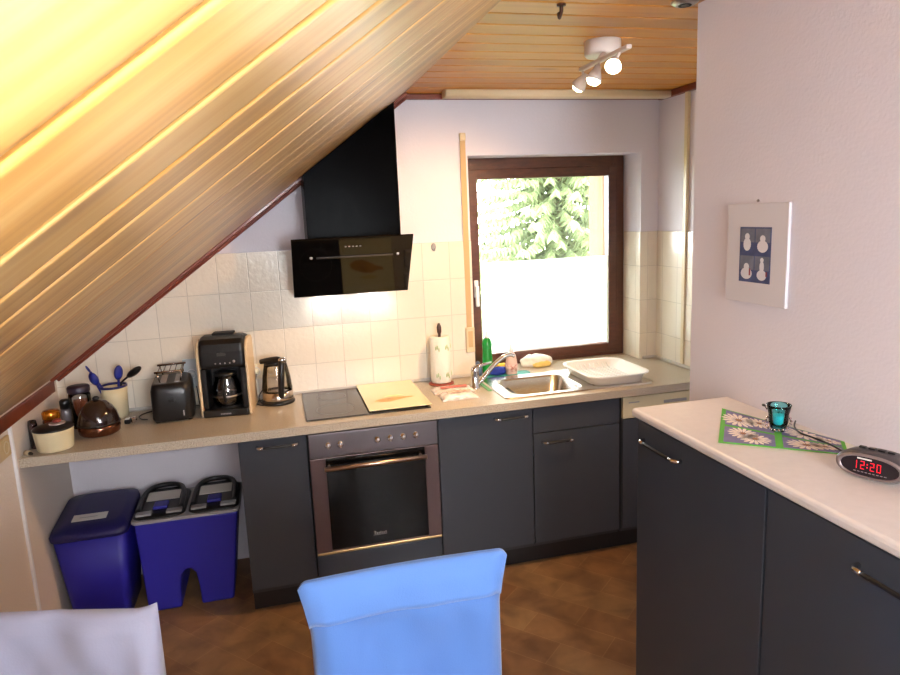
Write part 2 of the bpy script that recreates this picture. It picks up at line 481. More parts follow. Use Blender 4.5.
# exterior reveal post beside the pane
EXT = mat('exterior_tan_render', hx(112, 76, 52), .9, var=.15, vscale=9)
struct('trim_6', MB().box(1.905, WX1, YW+.075, YO+.08, ZW-.05, WZ1), EXT)
struct('trim_7', MB().box(WX0, WX1, YW-.0, YO+.05, ZU-.0, ZW-.003), WALL)

# shutter strap on the wall left of the window
st = thing('shutter_strap', 'tan roller shutter strap hanging on the wall left of the window', 'shutter strap', (.942, YB-.02, 1.02))
q = MB().box(.925, .955, YB-.0105, YB-.0085, 1.07, 2.17)
q.build('strap', STRAP, st)
MB().box(.916, .966, YB-.024, YB-.008, 1.02, 1.16).build('winder_box', BEIGEP, st, bevel=.004)
MB().box(.928, .954, YB-.026, YB-.024, 1.05, 1.14).build('winder_slot', STRAP, st)
MB().box(.924, .956, YB-.022, YB, 2.16, 2.2).build('strap_guide', BEIGEP, st, bevel=.005)

# light pelmet / curtain rail at the ceiling
q = MB().prism([(y, z) for y, z in rrect(.44, .52, ZC-.038, ZC-.001, .012)], .82, 2.085, 'X', smooth=True)
tag(q.build('curtain_rail', mat('cream_rail', hx(236, 216, 176), .4), None), 'long cream curtain rail fixed to the ceiling above the window', 'curtain rail')

# grey wall hook
hk = MB().ball((.757, YB-.013, 1.612), .014, .006, .022, seg=14, rings=8)
hk.tube([(.757, YB-.014, 1.60), (.757, YB-.035, 1.595), (.757, YB-.04, 1.612)], .004)
tag(hk.build('wall_hook', GREYP), 'small grey adhesive hook on the tiles right of the hood', 'hook')

# ceiling hook at the top edge of the picture
hk = MB().tube([(.835, -.93, ZC), (.835, -.93, ZC-.02), (.835, -.915, ZC-.035), (.84, -.90, ZC-.02)], .006)
hk.lathe([(0, 0), (.014, 0), (.014, -.006), (0, -.006)], (.835, -.93, ZC), 16)
tag(hk.build('ceiling_hook', mat('dark_brass', hx(70, 40, 28), .4, metal=.6)), 'small dark hook screwed into the flat plank ceiling', 'hook')
q = thing('ceiling_vent', 'small round metal vent in the ceiling beside the white wall, cut by the frame', 'vent', (1.215, -1.0, ZC))
MB().lathe([(0, -.012), (.03, -.012), (.042, -.004), (.042, 0), (0, 0)], (1.215, -1.0, ZC), 24).build('cover', STEEL, q)
MB().lathe([(.012, -.014), (.02, -.014), (.02, -.011), (.012, -.011)], (1.215, -1.0, ZC), 20).build('ring', HINGE, q)

# ------------------------------------------------------------------ worktop with sink opening
SX0, SX1, SY0, SY1 = .955, 1.775, .055, .505      # sink rim
BX0, BX1, BY0, BY1 = 1.03, 1.40, .11, .43         # bowl
wt = MB()
wt.box(XL, BX0-.01, 0, YB-T-.001, ZU, ZW); wt.box(BX1+.01, XR2-T-.001, 0, YB-T-.001, ZU, ZW)
wt.box(BX0-.01, BX1+.01, 0, BY0-.01, ZU, ZW); wt.box(BX0-.01, BX1+.01, BY1+.01, YB-T-.001, ZU, ZW)
wt.box(WX0+.001, WX1-T-.001, YB-T-.001, YW-.001, ZU, ZW)
wto = thing('worktop', 'long speckled beige laminate worktop running along the back wall into the window niche', 'worktop', (XL, 0, ZU))
wt.build('worktop_board', WORKTOP, wto)
UPS = mat('upstand_grey', hx(196, 190, 184), .4)
MB().box(XL+.001, WX0-.03, YB-.02, YB-T-.001, ZW, ZW+.018).build('edge_profile', UPS, wto, bevel=.005)
MB().box(WX1+.01, XR2-.02, YB-.02, YB-T-.001, ZW, ZW+.018).build('edge_profile', UPS, wto, bevel=.005)
MB().box(XR2-.024, XR2-T-.001, .0, YB-.02, ZW, ZW+.018).build('edge_profile', UPS, wto, bevel=.005)
# ------------------------------------------------------------------ handles
def handle(parent, p0, p1, out, r=.0065):
    """bow handle between p0 and p1, standing off along out"""
    a, b, o = Vector(p0), Vector(p1), Vector(out)
    d = (b-a)
    g = MB().tube([a+d*.12+o*.9, a+d*.2+o, a+d*.8+o, a+d*.88+o*.9], r)
    h = g.build('handle', BLACKP, parent)
    for s0, s1 in ((0, .14), (1, .86)):
        MB().tube([a+d*s0, a+d*s0+o*.55, a+d*(s0*.6+s1*.4)+o*.9, a+d*s1+o*.92], [r*1.1, r*1.05, r*1.1, r*1.15]).build('handle_end', CHROME, h)
    return h

def cabinet(label, x0, x1, door_z=(.125, .832), hpos=None, top_panel=None, depth=.57):
    t = thing('base_cabinet', label, 'cabinet', ((x0+x1)/2, .04, .1))
    b = MB(); g = .016
    b.box(x0+.001, x0+g, .04, depth, .1, ZU-.003); b.box(x1-g, x1-.001, .04, depth, .1, ZU-.003)
    b.box(x0+g, x1-g, .04, depth, .1, .1+g); b.box(x0+g, x1-g, depth-.01, depth, .1+g, ZU-.003)
    b.box(x0+g, x1-g, .04, .06, ZU-.02, ZU-.003)
    b.build('body', BODY, t)
    if top_panel:
        MB().box(x0+.0025, x1-.0025, .02, .039, door_z[1]+.004, top_panel).build('front_panel', FRONT, t, bevel=.0015)
    d = MB().box(x0+.0025, x1-.0025, .02, .039, door_z[0], door_z[1]).build('door', FRONT, t, bevel=.0015)
    if hpos: handle(d, (hpos[0], .02, hpos[2]), (hpos[1], .02, hpos[2]), (0, -.03, 0))
    return t
cabinet('narrow graphite base cabinet between the blue bins and the oven', -.3015, -.003, hpos=(-.22, -.045, .802))
cabinet('graphite base cabinet with one tall door directly right of the oven', .603, 1.081, hpos=(.885, 1.05, .803))
cabinet('graphite sink cabinet with a blank top panel and a door below', 1.0815, 1.553, door_z=(.125, .70), top_panel=.832, hpos=(1.13, 1.285, .655))
# dishwasher
dw = thing('dishwasher', 'built-in dishwasher with beige control panel at the right end of the run', 'dishwasher', (1.83, .04, .1))
MB().box(1.567, 2.095, .04, .57, .1, ZU-.015).build('body', BODY, dw)
cp = MB().box(1.569, 2.093, .018, .039, .722, .832).build('control_panel', DISHW, dw, bevel=.002)
MB().box(1.60, 1.66, .0165, .0185, .80, .806).build('printed_mark', GREYP, cp)
MB().box(1.80, 1.93, .013, .018, .782, .796).build('grip_recess', GREYP, cp)
MB().box(1.569, 2.093, .02, .039, .125, .716).build('door', FRONT, dw, bevel=.0015)
tag(MB().box(-.3, 2.09, .075, .095, 0, .1).build('plinth', PLINTH), 'black kickboard under the cabinets of the back run', 'kickboard')

# ------------------------------------------------------------------ oven in its housing
ho = thing('oven_housing', 'graphite oven housing cabinet whose plain drawer front shows below the oven', 'cabinet', (.3, .04, .1))
b = MB()
b.box(0, .014, .04, .57, .1, ZU-.003); b.box(.586, .6, .04, .57, .1, ZU-.003); b.box(.014, .586, .04, .57, .1, .115); b.box(.014, .586, .04, .57, .225, .239)
b.build('body', BODY, ho)
MB().box(.0025, .5975, .02, .039, .125, .238).build('drawer_front', FRONT, ho, bevel=.0015)
ov = thing('oven', 'built-in steel oven with black glass door and six knobs', 'oven', (.3, .02, .245))
MB().box(.02, .58, .041, .55, .242, .828).build('body', BODY, ov)
cp = MB().box(.003, .597, .002, .040, .722, .834).build('control_panel', STEELP, ov, bevel=.003)
for x in (.088, .142, .312, .372, .432, .492):
    k = MB()
    M = Matrix.Translation((x, .002, .779)) @ Matrix.Rotation(PI/2, 4, 'X')
    k.lathe([(0, 0), (.0165, 0), (.0165, .004), (.0125, .006), (.0115, .016), (0, .017)], (0, 0, 0), 20, M=M)
    k.box(-.0035, .0035, -.012, .012, .016, .024, M=M)
    kb = k.build('knob', CHROME, cp)
    MB().box(x-.0014, x+.0014, -.0232, -.0218, .78, .791).build('pointer', WHITEP, kb)
door = MB()
door.box(.003, .072, 0, .038, .262, .718); door.box(.532, .597, 0, .038, .262, .718)
door.box(.072, .532, .004, .038, .262, .718)
dr = door.build('door', mat('oven_door_steel', hx(126, 108, 108), .36, metal=1), ov, bevel=.002)
MB().box(.0725, .5315, 0, .0045, .272, .716).build('door_glass', BLACKG, dr, bevel=.001)
MB().box(.125, .475, -.0008, .0001, .36, .66).build('viewing_window', mat('oven_window_glass', hx(10, 10, 10), .1, spec=.3), dr)
MB().box(.003, .597, -.002, .038, .252, .263).build('bottom_rail', mat('brass_edge', hx(198, 170, 120), .3, metal=1), dr, bevel=.002)
g = MB().tube([(.062, -.04, .68), (.532, -.04, .68)], .0105, 14)
g.tube([(.085, 0, .68), (.085, -.04, .68)], .007); g.tube([(.509, 0, .68), (.509, -.04, .68)], .007)
g.build('handle', mat('handle_steel', hx(205, 180, 160), .3, metal=1), dr)
# maker's mark on the glass: a short row of tiny raised marks
q = MB()
for i, (a, hgt) in enumerate(((0, .016), (.009, .009), (.018, .009), (.026, .012), (.035, .009), (.043, .008), (.051, .011))):
    q.box(.272+a, .278+a, -.0016, -.0006, .318, .318+hgt)
q.box(.266, .33, -.0016, -.0006, .3135, .3155)
q.build('maker_mark', mat('mark_grey', hx(120, 118, 116), .5), dr)

# hob and cover plates
HZ = ZW+.0006
hob = thing('hob', 'black glass hob set into the worktop, its left half uncovered', 'hob', (.29, .32, ZW))
MB().box(.004, .585, .06, .575, HZ, HZ+.007).build('glass', mat('hob_dark_glass', hx(46, 42, 38), .12), hob, bevel=.002)
q = MB()
for y, r in ((.20, .09), (.44, .07)): q.lathe([(r, 0), (r+.002, 0), (r+.002, .0004), (r, .0004)], (.15, y, HZ+.0071), 40, closed=True)
q.build('cooking_zone', GREYP, hob)
MB().box(.296, .592, .064, .585, HZ+.012, HZ+.018)
cv = thing('hob_cover_plate', 'cream glass hob cover with an orange painted motif over the right burners', 'hob cover', (.44, .32, HZ))
MB().box(.292, .592, .066, .583, HZ+.014, HZ+.019).build('glass_plate', mat('cream_glass', hx(232, 222, 176), .15, coat=.5), cv, bevel=.002)
for x, y in ((.315, .09), (.57, .09), (.315, .56), (.57, .56)):
    MB().lathe([(0, 0), (.008, 0), (.008, .007), (0, .007)], (x, y, HZ+.007), 12).build('foot', BLACKP, cv)
q = MB()
pts = [(.34, .21), (.37, .19), (.41, .185), (.45, .20), (.49, .225), (.53, .235), (.535, .25), (.50, .25), (.46, .265), (.42, .262), (.38, .25), (.35, .235)]
q.prism(pts, HZ+.0191, HZ+.0195, 'Z')
q.build('painted_motif', mat('orange_motif', hx(206, 150, 60), .3, var=.3, vscale=25), cv)
q = MB().prism([(.39, .285), (.45, .275), (.50, .29), (.47, .30), (.42, .30)], HZ+.0191, HZ+.0195, 'Z')
q.build('painted_motif', mat('yellow_motif', hx(224, 204, 120), .3), cv)

# ------------------------------------------------------------------ cooker hood
hd = thing('cooker_hood', 'black slanted glass cooker hood with a chimney rising into the sloping boards', 'cooker hood', (.31, YB-T, 1.4))
x0, x1 = .086, .535
q = MB().prism([(x0, 1.60), (x1, 1.60), (x1, zs(x1)-.004), (x0, zs(x0)-.004)], .33, YB-T-.001, 'Y')
q.build('chimney', BLACKW, hd, bevel=.002)
q = MB()
q.prism([(.235, 1.675), (.45, 1.44), (YB-T-.001, 1.44), (YB-T-.001, 1.64), (.33, 1.675)], .03, .54, 'X')
q.build('hood_body', BLACKM, hd)
def slab(x0a, x1a, x0b, x1b, top, bot, th):
    # leaning panel: top (y,z), bot (y,z)
    d = Vector((0, bot[0]-top[0], bot[1]-top[1])).normalized(); n = Vector((0, d.z, -d.y))
    if n.y > 0: n = -n
    vs = []
    for (xa, yz) in ((x0a, top), (x1a, top), (x1b, bot), (x0b, bot)):
        p = Vector((xa, yz[0], yz[1])); vs += [p, p-n*th]
    return MB().add(vs, [(0, 2, 4, 6), (1, 7, 5, 3), (0, 1, 3, 2), (2, 3, 5, 4), (4, 5, 7, 6), (6, 7, 1, 0)]), n
TOP, BOT = (.17, 1.694), (.41, 1.410)
q, n = slab(.003, .565, .003, .570, TOP, BOT, .008)
gp = q.build('glass_panel', BLACKG, hd, bevel=.0015)
def onp(x, s, o=0):
    return Vector((x, TOP[0]+(BOT[0]-TOP[0])*s, TOP[1]+(BOT[1]-TOP[1])*s))+n*o
q = MB()
for (xa, xb, sa, sb, o) in ((.115, .475, .30, .318, .004),):
    q.add([onp(xa, sa, .0005), onp(xb, sa, .0005), onp(xb, sb, .0005), onp(xa, sb, .0005), onp(xa, sa, o), onp(xb, sa, o), onp(xb, sb, o), onp(xa, sb, o)],
          [(0, 1, 2, 3), (4, 7, 6, 5), (0, 4, 5, 1), (2, 6, 7, 3), (1, 5, 6, 2), (0, 3, 7, 4)])
q.build('air_slot_trim', mat('hood_slot_grey', hx(90, 88, 90), .3, metal=.6), gp)
for x in (.09, .498):
    MB().ball(onp(x, .30, .001), .008, .004, .008, seg=12, rings=8).build('screw_cap', STEEL, gp)
for i in range(5):
    a = .245+i*.017
    q = MB().add([onp(a, .13, .0006), onp(a+.008, .13, .0006), onp(a+.008, .15, .0006), onp(a, .15, .0006)], [(0, 1, 2, 3)])
    q.build('button_mark', GREYP, gp)
LAMPW = mat('lamp_glow_white', (1, 1, 1, 1), .5, emit=(1, .97, .92, 1), estr=12)
for x in (.17, .40):
    MB().lathe([(0, 0), (.03, 0), (.03, -.004), (0, -.004)], (x, .53, 1.4395), 20).build('hood_lamp', LAMPW, hd)

# ------------------------------------------------------------------ ceiling spotlight
LX = 1.12
lampthing = thing('ceiling_spotlight', 'white ceiling spotlight bar carrying three lit adjustable heads', 'ceiling light', (LX+.06, -.54, ZC))
WL = mat('white_lacquer', hx(226, 214, 206), .4)
MB().lathe([(0, -.055), (.062, -.055), (.068, -.048), (.068, 0), (0, 0)], (LX+.066, -.515, ZC), 32).build('ceiling_base', WL, lampthing)
MB().box(LX-.008, LX+.012, -.83, -.46, ZC-.10, ZC-.085).build('bar', WL, lampthing, bevel=.004)
MB().tube([(LX+.05, -.56, ZC-.05), (LX+.005, -.60, ZC-.09)], .009).build('bar_bracket', WL, lampthing)
GLOW = mat('lamp_glow_warm', (1, 1, 1, 1), .5, emit=(1, .78, .45, 1), estr=30)
heads = [((LX+.005, -.475), (-.30, .62, -.72)), ((LX-.01, -.615), (-.35, .0, -.93)), ((LX-.02, -.77), (-.50, -.62, -.60))]
spots = []
for (hxy, dr_) in heads:
    d = Vector(dr_).normalized()
    c0 = Vector((hxy[0], hxy[1], ZC-.128)); 
    Mx = Matrix.Translation(c0) @ d.to_track_quat('Z', 'Y').to_matrix().to_4x4()
    k = MB().tube([(LX+.002, hxy[1], ZC-.095), c0], .005)
    k.lathe([(0, -.018), (.012, -.018), (.014, -.006), (.022, .012), (.029, .036), (.027, .036), (.02, .014), (.010, 0), (0, 0)], (0, 0, 0), 24, M=Mx)
    ko = k.build('lamp_head', WL, lampthing)
    MB().lathe([(0, .022), (.015, .024), (.0235, .030), (.024, .038), (.018, .047), (.008, .051), (0, .052)], (0, 0, 0), 24, M=Mx).build('bulb', GLOW, ko)
    spots.append((c0+d*.062, d))

# ------------------------------------------------------------------ island along the right wall
XI = .952
ZIU = 1.151
def isl_cab(label, ya, yb, hy):
    t = thing('sideboard_cabinet', label, 'cabinet', (1.11, (ya+yb)/2, .1))
    g = .018
    b = MB()
    b.box(XI+.02, XR-.002, ya+.001, ya+g, .1, ZIU-.002); b.box(XI+.02, XR-.002, yb-g, yb-.001, .1, ZIU-.002)
    b.box(XI+.02, XR-.002, ya+g, yb-g, .1, .118); b.box(XR-.01, XR-.002, ya+g, yb-g, .118, ZIU-.002)
    b.build('body', FRONT, t)
    d = MB().box(XI, XI+.019, ya+.003, yb-.003, .115, 1.143).build('door', FRONT, t, bevel=.0015)
    handle(d, (XI, hy[1], 1.09), (XI, hy[0], 1.09), (-.022, 0, 0), r=.0055)
    return t
isl_cab('wide graphite cabinet of the sideboard nearest the white wall corner, handle at its far edge', -1.757, -1.192, (-1.425, -1.234))
isl_cab('wide graphite cabinet of the sideboard nearest the viewer, cut off by the frame', -2.36, -1.759, (-2.205, -2.012))
tag(MB().box(XI+.05, XI+.066, -2.36, -1.195, 0, .1).build('plinth', PLINTH), 'black kickboard under the sideboard cabinets', 'kickboard')
E0 = .938
poly = [(E0+.006, ZIU), (XR-.001, ZIU), (XR-.001, ZI), (E0+.010, ZI), (E0+.003, ZI-.003), (E0, ZI-.010), (E0, ZIU+.004)]
q = MB().prism(poly, -2.4, -1.182, 'Y')
tag(q.build('countertop', ISLTOP, None, bevel=.003), 'pale beige laminate top of the sideboard along the white wall', 'countertop')

# ------------------------------------------------------------------ picture
PY0, PY1, PZ0, PZ1 = -1.425, -1.172, 1.487, 1.775
pym, pzm = (PY0+PY1)/2, (PZ0+PZ1)/2
pic = thing('wall_picture', 'pale grey canvas picture with four small snowman panels on the right wall', 'picture', (XR-.01, pym, pzm))
MB().box(XR-.011, XR-.001, PY0, PY1, PZ0, PZ1).build('canvas', mat('canvas_grey', hx(208, 204, 208), .8), pic, bevel=.0015)
px = XR-.0113
PB = mat('print_blue', hx(70, 80, 120), .7, var=.25, vscale=30); PG = mat('print_greyblue', hx(112, 116, 132), .7, var=.2, vscale=30)
PWt = mat('print_white', hx(214, 212, 216), .7); PR = mat('print_red', hx(140, 60, 70), .7)
insY = (pym-.065, pym+.066); insZ = (1.549, 1.708)
ym = sum(insY)/2; zm = sum(insZ)/2
pp = MB().box(px-.0008, px+.0002, insY[0], insY[1], insZ[0], insZ[1]).build('printed_panel', PB, pic)
for (a, b) in ((insY[0]+.004, ym-.002), (ym+.002, insY[1]-.004)):
    for (c, d) in ((insZ[0]+.036, zm-.003), (zm+.036, insZ[1]-.004)):
        MB().box(px-.0013, px-.0007, a, b, c, d).build('printed_sky', PG, pp)
def disc(mb, y, z, ry, rz, x, n=16):
    mb.prism([(y+ry*math.cos(2*PI*i/n), z+rz*math.sin(2*PI*i/n)) for i in range(n)], x-.0004, x, 'X')
X1 = px-.0014
yl = insY[1]-.033; yr = insY[0]+.033
for figs in (((yl, zm+.030, .016, .019), (yl, zm+.052, .010, .010)), ((yr, zm+.025, .022, .017), (yr, zm+.047, .011, .010)),
             ((yl, insZ[0]+.025, .024, .017), (yl, insZ[0]+.045, .011, .010)), ((yr, insZ[0]+.023, .020, .015), (yr, insZ[0]+.047, .009, .016), (yr, insZ[0]+.066, .007, .007))):
    q = MB()
    for i, (y_, z_, a_, b_) in enumerate(figs): disc(q, y_, z_, a_, b_, X1-.0002*i)
    q.build('printed_figure', PWt, pp)
MB().box(X1-.0010, X1-.0005, yl-.018, yl-.012, insZ[0]+.02, insZ[0]+.04).build('printed_scarf', PR, pp)
MB().box(X1-.0010, X1-.0005, yr-.023, yr-.017, insZ[0]+.02, insZ[0]+.034).build('printed_scarf', PR, pp)
MB().ball((XR-.008, pym, PZ1+.007), .004, seg=10, rings=6).build('nail', STEEL, pic)

# ------------------------------------------------------------------ placemat
A, B, Cc, D = Vector((.982, -1.541, 0)), Vector((1.175, -1.292, 0)), Vector((1.266, -1.650, 0)), Vector((1.205, -1.725, 0))
def mp(u, v, z=0):     # u along A->D, v along A->B
    p = A*(1-u)*(1-v)+D*u*(1-v)+B*(1-u)*v+Cc*u*v
    return (p.x, p.y, ZI+.0006+z)
pm = thing('placemat', 'green and violet placemat printed with white daisies on the sideboard', 'placemat', (1.1, -1.5, ZI))
def patch(mb, u0, u1, v0, v1, z0, z1, n=1):
    vs = [mp(u, v, z) for z in (z0, z1) for u, v in ((u0, v0), (u1, v0), (u1, v1), (u0, v1))]
    mb.add(vs, [(3, 2, 1, 0), (4, 5, 6, 7), (0, 1, 5, 4), (1, 2, 6, 5), (2, 3, 7, 6), (3, 0, 4, 7)])
q = MB(); patch(q, 0, 1, 0, 1, 0, .0018); q.build('mat_base', mat('mat_green', hx(82, 170, 44), .6), pm)
q = MB()
for (a, b) in ((.04, .46), (.52, .97)):
    for (c, d) in ((.025, .46), (.52, .975)): patch(q, a, b, c, d, .0018, .0022)
q.build('printed_field', mat('mat_violet', hx(112, 106, 150), .6, var=.25, vscale=25), pm)
dz = MB(); dc = MB()
def daisy(u, v, r, ru=.8):
    n = 15
    for k in range(n):
        a = 2*PI*k/n+.2
        pts = []
        for (t_, s_) in ((.15, 0), (.5, .10), (.85, .11), (1, 0), (.85, -.11), (.5, -.10)):
            x = r*(t_*math.cos(a)-s_*math.sin(a)); y = r*(t_*math.sin(a)+s_*math.cos(a))
            pts.append((u+x*ru, v+y))
        o = len(dz.v); dz.v += [mp(min(.97, p[0]), min(.97, p[1]), .0026) for p in pts]
        dz.f.append(tuple(range(o, o+6))); dz.sm.append(False)
    o = len(dc.v); dc.v += [mp(u+r*.2*ru*math.cos(2*PI*i/12), v+r*.2*math.sin(2*PI*i/12), .003) for i in range(12)]
    dc.f.append(tuple(range(o, o+12))); dc.sm.append(False)
for u, v, r in ((.2, .32, .17), (.30, .20, .17), (.16, .72, .2), (.34, .78, .16), (.70, .24, .20), (.84, .30, .16), (.7, .74, .22), (.88, .72, .14)):
    daisy(u, v, r)
dz.build('printed_petals', mat('daisy_cream', hx(232, 218, 208), .6), pm, merge=False)
DCM = mat('daisy_brown', hx(150, 104, 66), .6)
for i in range(0, len(dc.v), 12):
    one = MB(); one.v = dc.v[i:i+12]; one.f = [tuple(range(12))]; one.sm = [False]
    one.build('printed_flower_centre', DCM, pm, merge=False)

# candle holder
cx, cy = 1.178, -1.521
ch = thing('candle_holder', 'turquoise glass candle holder with beaded ring on the daisy placemat', 'candle holder', (cx, cy, ZI+.004))
TEAL = glass_mat('teal_glass', (.52, .90, .92, 1), .05)
MB().lathe([(0, 0), (.017, 0), (.020, .003), (.024, .020), (.025, .040), (.029, .059), (.031, .066), (.0285, .066), (.0265, .058), (.023, .039), (.021, .020), (.017, .006), (0, .005)], (cx, cy, ZI+.0085), 28).build('glass_cup', TEAL, ch)
MB().lathe([(0, 0), (.017, 0), (.017, .003), (.007, .005), (0, .005)], (cx, cy, ZI+.0034), 20).build('glass_foot', TEAL, ch)
MB().lathe([(0, .006), (.016, .006), (.0195, .034), (.016, .038), (.003, .041), (0, .041)], (cx, cy, ZI+.0090), 24).build('candle_wax', mat('teal_wax', hx(90, 205, 212), .5), ch)
MB().tube([(cx, cy, ZI+.049), (cx+.001, cy, ZI+.056)], .001).build('wick', BLACKM, ch)
BEAD = mat('bead_silver', hx(205, 190, 196), .12, metal=.8)
for i in range(20):
    a = 2*PI*i/20
    MB().ball((cx+.0305*math.cos(a), cy+.0305*math.sin(a), ZI+.027+.015*math.sin(a+.9)), .0034, seg=8, rings=6).build('bead', BEAD, ch)
tl = MB().ball((cx-.020, cy+.033, ZI+.066), .004, .007, .0035, seg=10, rings=6)
tl.tube([(cx-.020, cy+.020, ZI+.058), (cx-.019, cy+.032, ZI+.066)], .0014)
tl.build('clip', BLACKP, ch)

# clock radio
th = math.atan2(-.164, .073)                      # direction along the front
ck = thing('clock_radio', 'dark oval clock radio showing red digits, at the right edge of the sideboard', 'clock radio', (1.157, -1.845, ZI), th)
ck.scale = (.68, .68, .78)
# local frame: x along front, -y towards viewer
CKB = mat('radio_charcoal', hx(58, 54, 58), .4)
k = MB()
def ell(y, rx, rz, zc, n=32): return [(rx*math.copysign(abs(math.cos(2*PI*i/n))**.85, math.cos(2*PI*i/n)), y, zc+rz*math.copysign(abs(math.sin(2*PI*i/n))**.9, math.sin(2*PI*i/n))) for i in range(n)]
rings = [ell(-.052, .098, .034, .038), ell(-.045, .104, .0375, .039), ell(-.02, .106, .0385, .0395), ell(.03, .10, .036, .038), ell(.07, .085, .029, .034), ell(.09, .055, .017, .028)]
for r_ in rings: k.v += r_
n_ = 32
for j in range(len(rings)-1):
    for i in range(n_):
        k.f.append((j*n_+i, j*n_+(i+1) % n_, (j+1)*n_+(i+1) % n_, (j+1)*n_+i)); k.sm.append(True)
k.f.append(tuple(range(n_))); k.sm.append(False); k.f.append(tuple((len(rings)-1)*n_+i for i in range(n_))); k.sm.append(False)
k.build('housing', CKB, ck, local=True)
k = MB()
a = ell(-.0525, .100, .0355, .0385); b = ell(-.058, .097, .0335, .0385); c = ell(-.058, .085, .0285, .0385); d = ell(-.050, .083, .0275, .0385)
k.v = a+b+c+d
for j in range(3):
    for i in range(n_): k.f.append((j*n_+i, j*n_+(i+1) % n_, (j+1)*n_+(i+1) % n_, (j+1)*n_+i)); k.sm.append(True)
k.build('bezel', mat('bezel_grey', hx(132, 120, 120), .3, metal=.5), ck, local=True)
k = MB(); k.v = ell(-.0545, .086, .029, .0385)+ell(-.0515, .086, .029, .0385)
k.f = [tuple(range(n_)), tuple(range(n_, 2*n_))]+[(i, (i+1) % n_, n_+(i+1) % n_, n_+i) for i in range(n_)]; k.sm = [False]*(n_+2)
face = k.build('display_face', mat('display_black', hx(18, 10, 22), .12), ck, local=True)
SEG = {'1': 'bc', '2': 'abged', '0': 'abcdef'}
def digit(mb, ch_, x, z, w_, h_, t_, y):
    s_ = {'a': (x, x+w_, z+h_-t_, z+h_), 'd': (x, x+w_, z, z+t_), 'g': (x, x+w_, z+h_/2-t_/2, z+h_/2+t_/2),
          'b': (x+w_-t_, x+w_, z+h_/2, z+h_), 'c': (x+w_-t_, x+w_, z, z+h_/2), 'f': (x, x+t_, z+h_/2, z+h_), 'e': (x, x+t_, z, z+h_/2)}
    for q_ in SEG[ch_]:
        a_ = s_[q_]; g_ = .0006
        mb.box(a_[0]+g_, a_[1]-g_, y-.0006, y, a_[2]+g_, a_[3]-g_)
k = MB(); yy = -.0548; Z0 = .029; W_, H_, T_ = .0125, .024, .0028
digit(k, '1', -.048, Z0, W_, H_, T_, yy); digit(k, '2', -.026, Z0, W_, H_, T_, yy)
k.box(-.0075, -.0042, yy-.0006, yy, Z0+.006, Z0+.0095); k.box(-.0075, -.0042, yy-.0006, yy, Z0+.0145, Z0+.018)
digit(k, '2', .002, Z0, W_, H_, T_, yy); digit(k, '0', .021, Z0, W_, H_, T_, yy)
RED = mat('led_red', (.6, .0, .01, 1), .5, emit=(1, .0, .025, 1), estr=1.3)
k.build('time_digits', RED, face, local=True)
k = MB().box(-.036, .006, -.0552, -.0546, .0575, .0615); k.build('brand_strip', PAPER, face, local=True)
k = MB()
for i in range(9): k.box(-.045+i*.011, -.038+i*.011, -.0552, -.0546, .0205, .0222)
k.build('scale_marks', GREYP, face, local=True)
k = MB()
for i in range(4): k.box(-.05+i*.028, -.03+i*.028, -.01, .004, .0765, .081)
k.build('button', BLACKP, ck, bevel=.001, local=True)
pts = [(1.185, -1.79, ZI+.012), (1.19, -1.74, ZI+.008), (1.205, -1.68, ZI+.0085), (1.213, -1.635, ZI+.006), (1.212, -1.60, ZI+.006), (1.208, -1.57, ZI+.006), (1.218, -1.54, ZI+.006), (1.238, -1.51, ZI+.006), (1.269, -1.48, ZI+.006)]
def smoothpts(p, it=2):
    p = [Vector(x) for x in p]
    for _ in range(it):
        n_ = [p[0]]
        for i in range(len(p)-1): n_ += [p[i]*.75+p[i+1]*.25, p[i]*.25+p[i+1]*.75]
        n_.append(p[-1]); p = n_
    return p
tag(MB().tube(smoothpts(pts), .0022, 8).build('power_cable', BLACKP), 'black cable running from the clock radio across the placemat', 'cable')

# ------------------------------------------------------------------ sink, tap and things around it
sk = thing('sink', 'stainless steel sink with one bowl and drainboard below the window', 'sink', (1.36, .28, ZW))
SS = mat('sink_steel', hx(214, 208, 200), .25, metal=1, bump=.03, bscale=60)
outer = rrect(SX0, SX1, SY0, SY1, .03); inner = rrect(BX0, BX1, BY0, BY1, .06)
n_ = len(outer); k = MB()
zt = ZW+.004
k.v = [(x, y, ZW+.0006) for x, y in outer]+[(x, y, zt+.002) for x, y in rrect(SX0+.006, SX1-.006, SY0+.006, SY1-.006, .026)]
inner2 = rrect(BX0-.008, BX1+.008, BY0-.008, BY1+.008, .066)
k.v += [(x, y, zt) for x, y in inner2]+[(x, y, zt-.01) for x, y in inner]
lower = rrect(BX0+.02, BX1-.02, BY0+.02, BY1-.02, .06)
k.v += [(x, y, zt-.15) for x, y in lower]
for j in range(4):
    for i in range(n_): k.f.append((j*n_+i, j*n_+(i+1) % n_, (j+1)*n_+(i+1) % n_, (j+1)*n_+i)); k.sm.append(j > 1)
k.f.append(tuple(4*n_+i for i in range(n_))); k.sm.append(False)
k.build('sink_basin', SS, sk)
k = MB()
for i in range(7):
    y = .13+i*.045
    k.prism(rrect(1.46, 1.73, y, y+.014, .006, 3), zt+.0015, zt+.0045, 'Z')
k.build('drain_rib', SS, sk)
MB().lathe([(.012, 0), (.036, 0), (.038, .003), (.012, .002)], (1.215, .27, ZW-.146), 24, closed=True).build('drain', CHROME, sk)
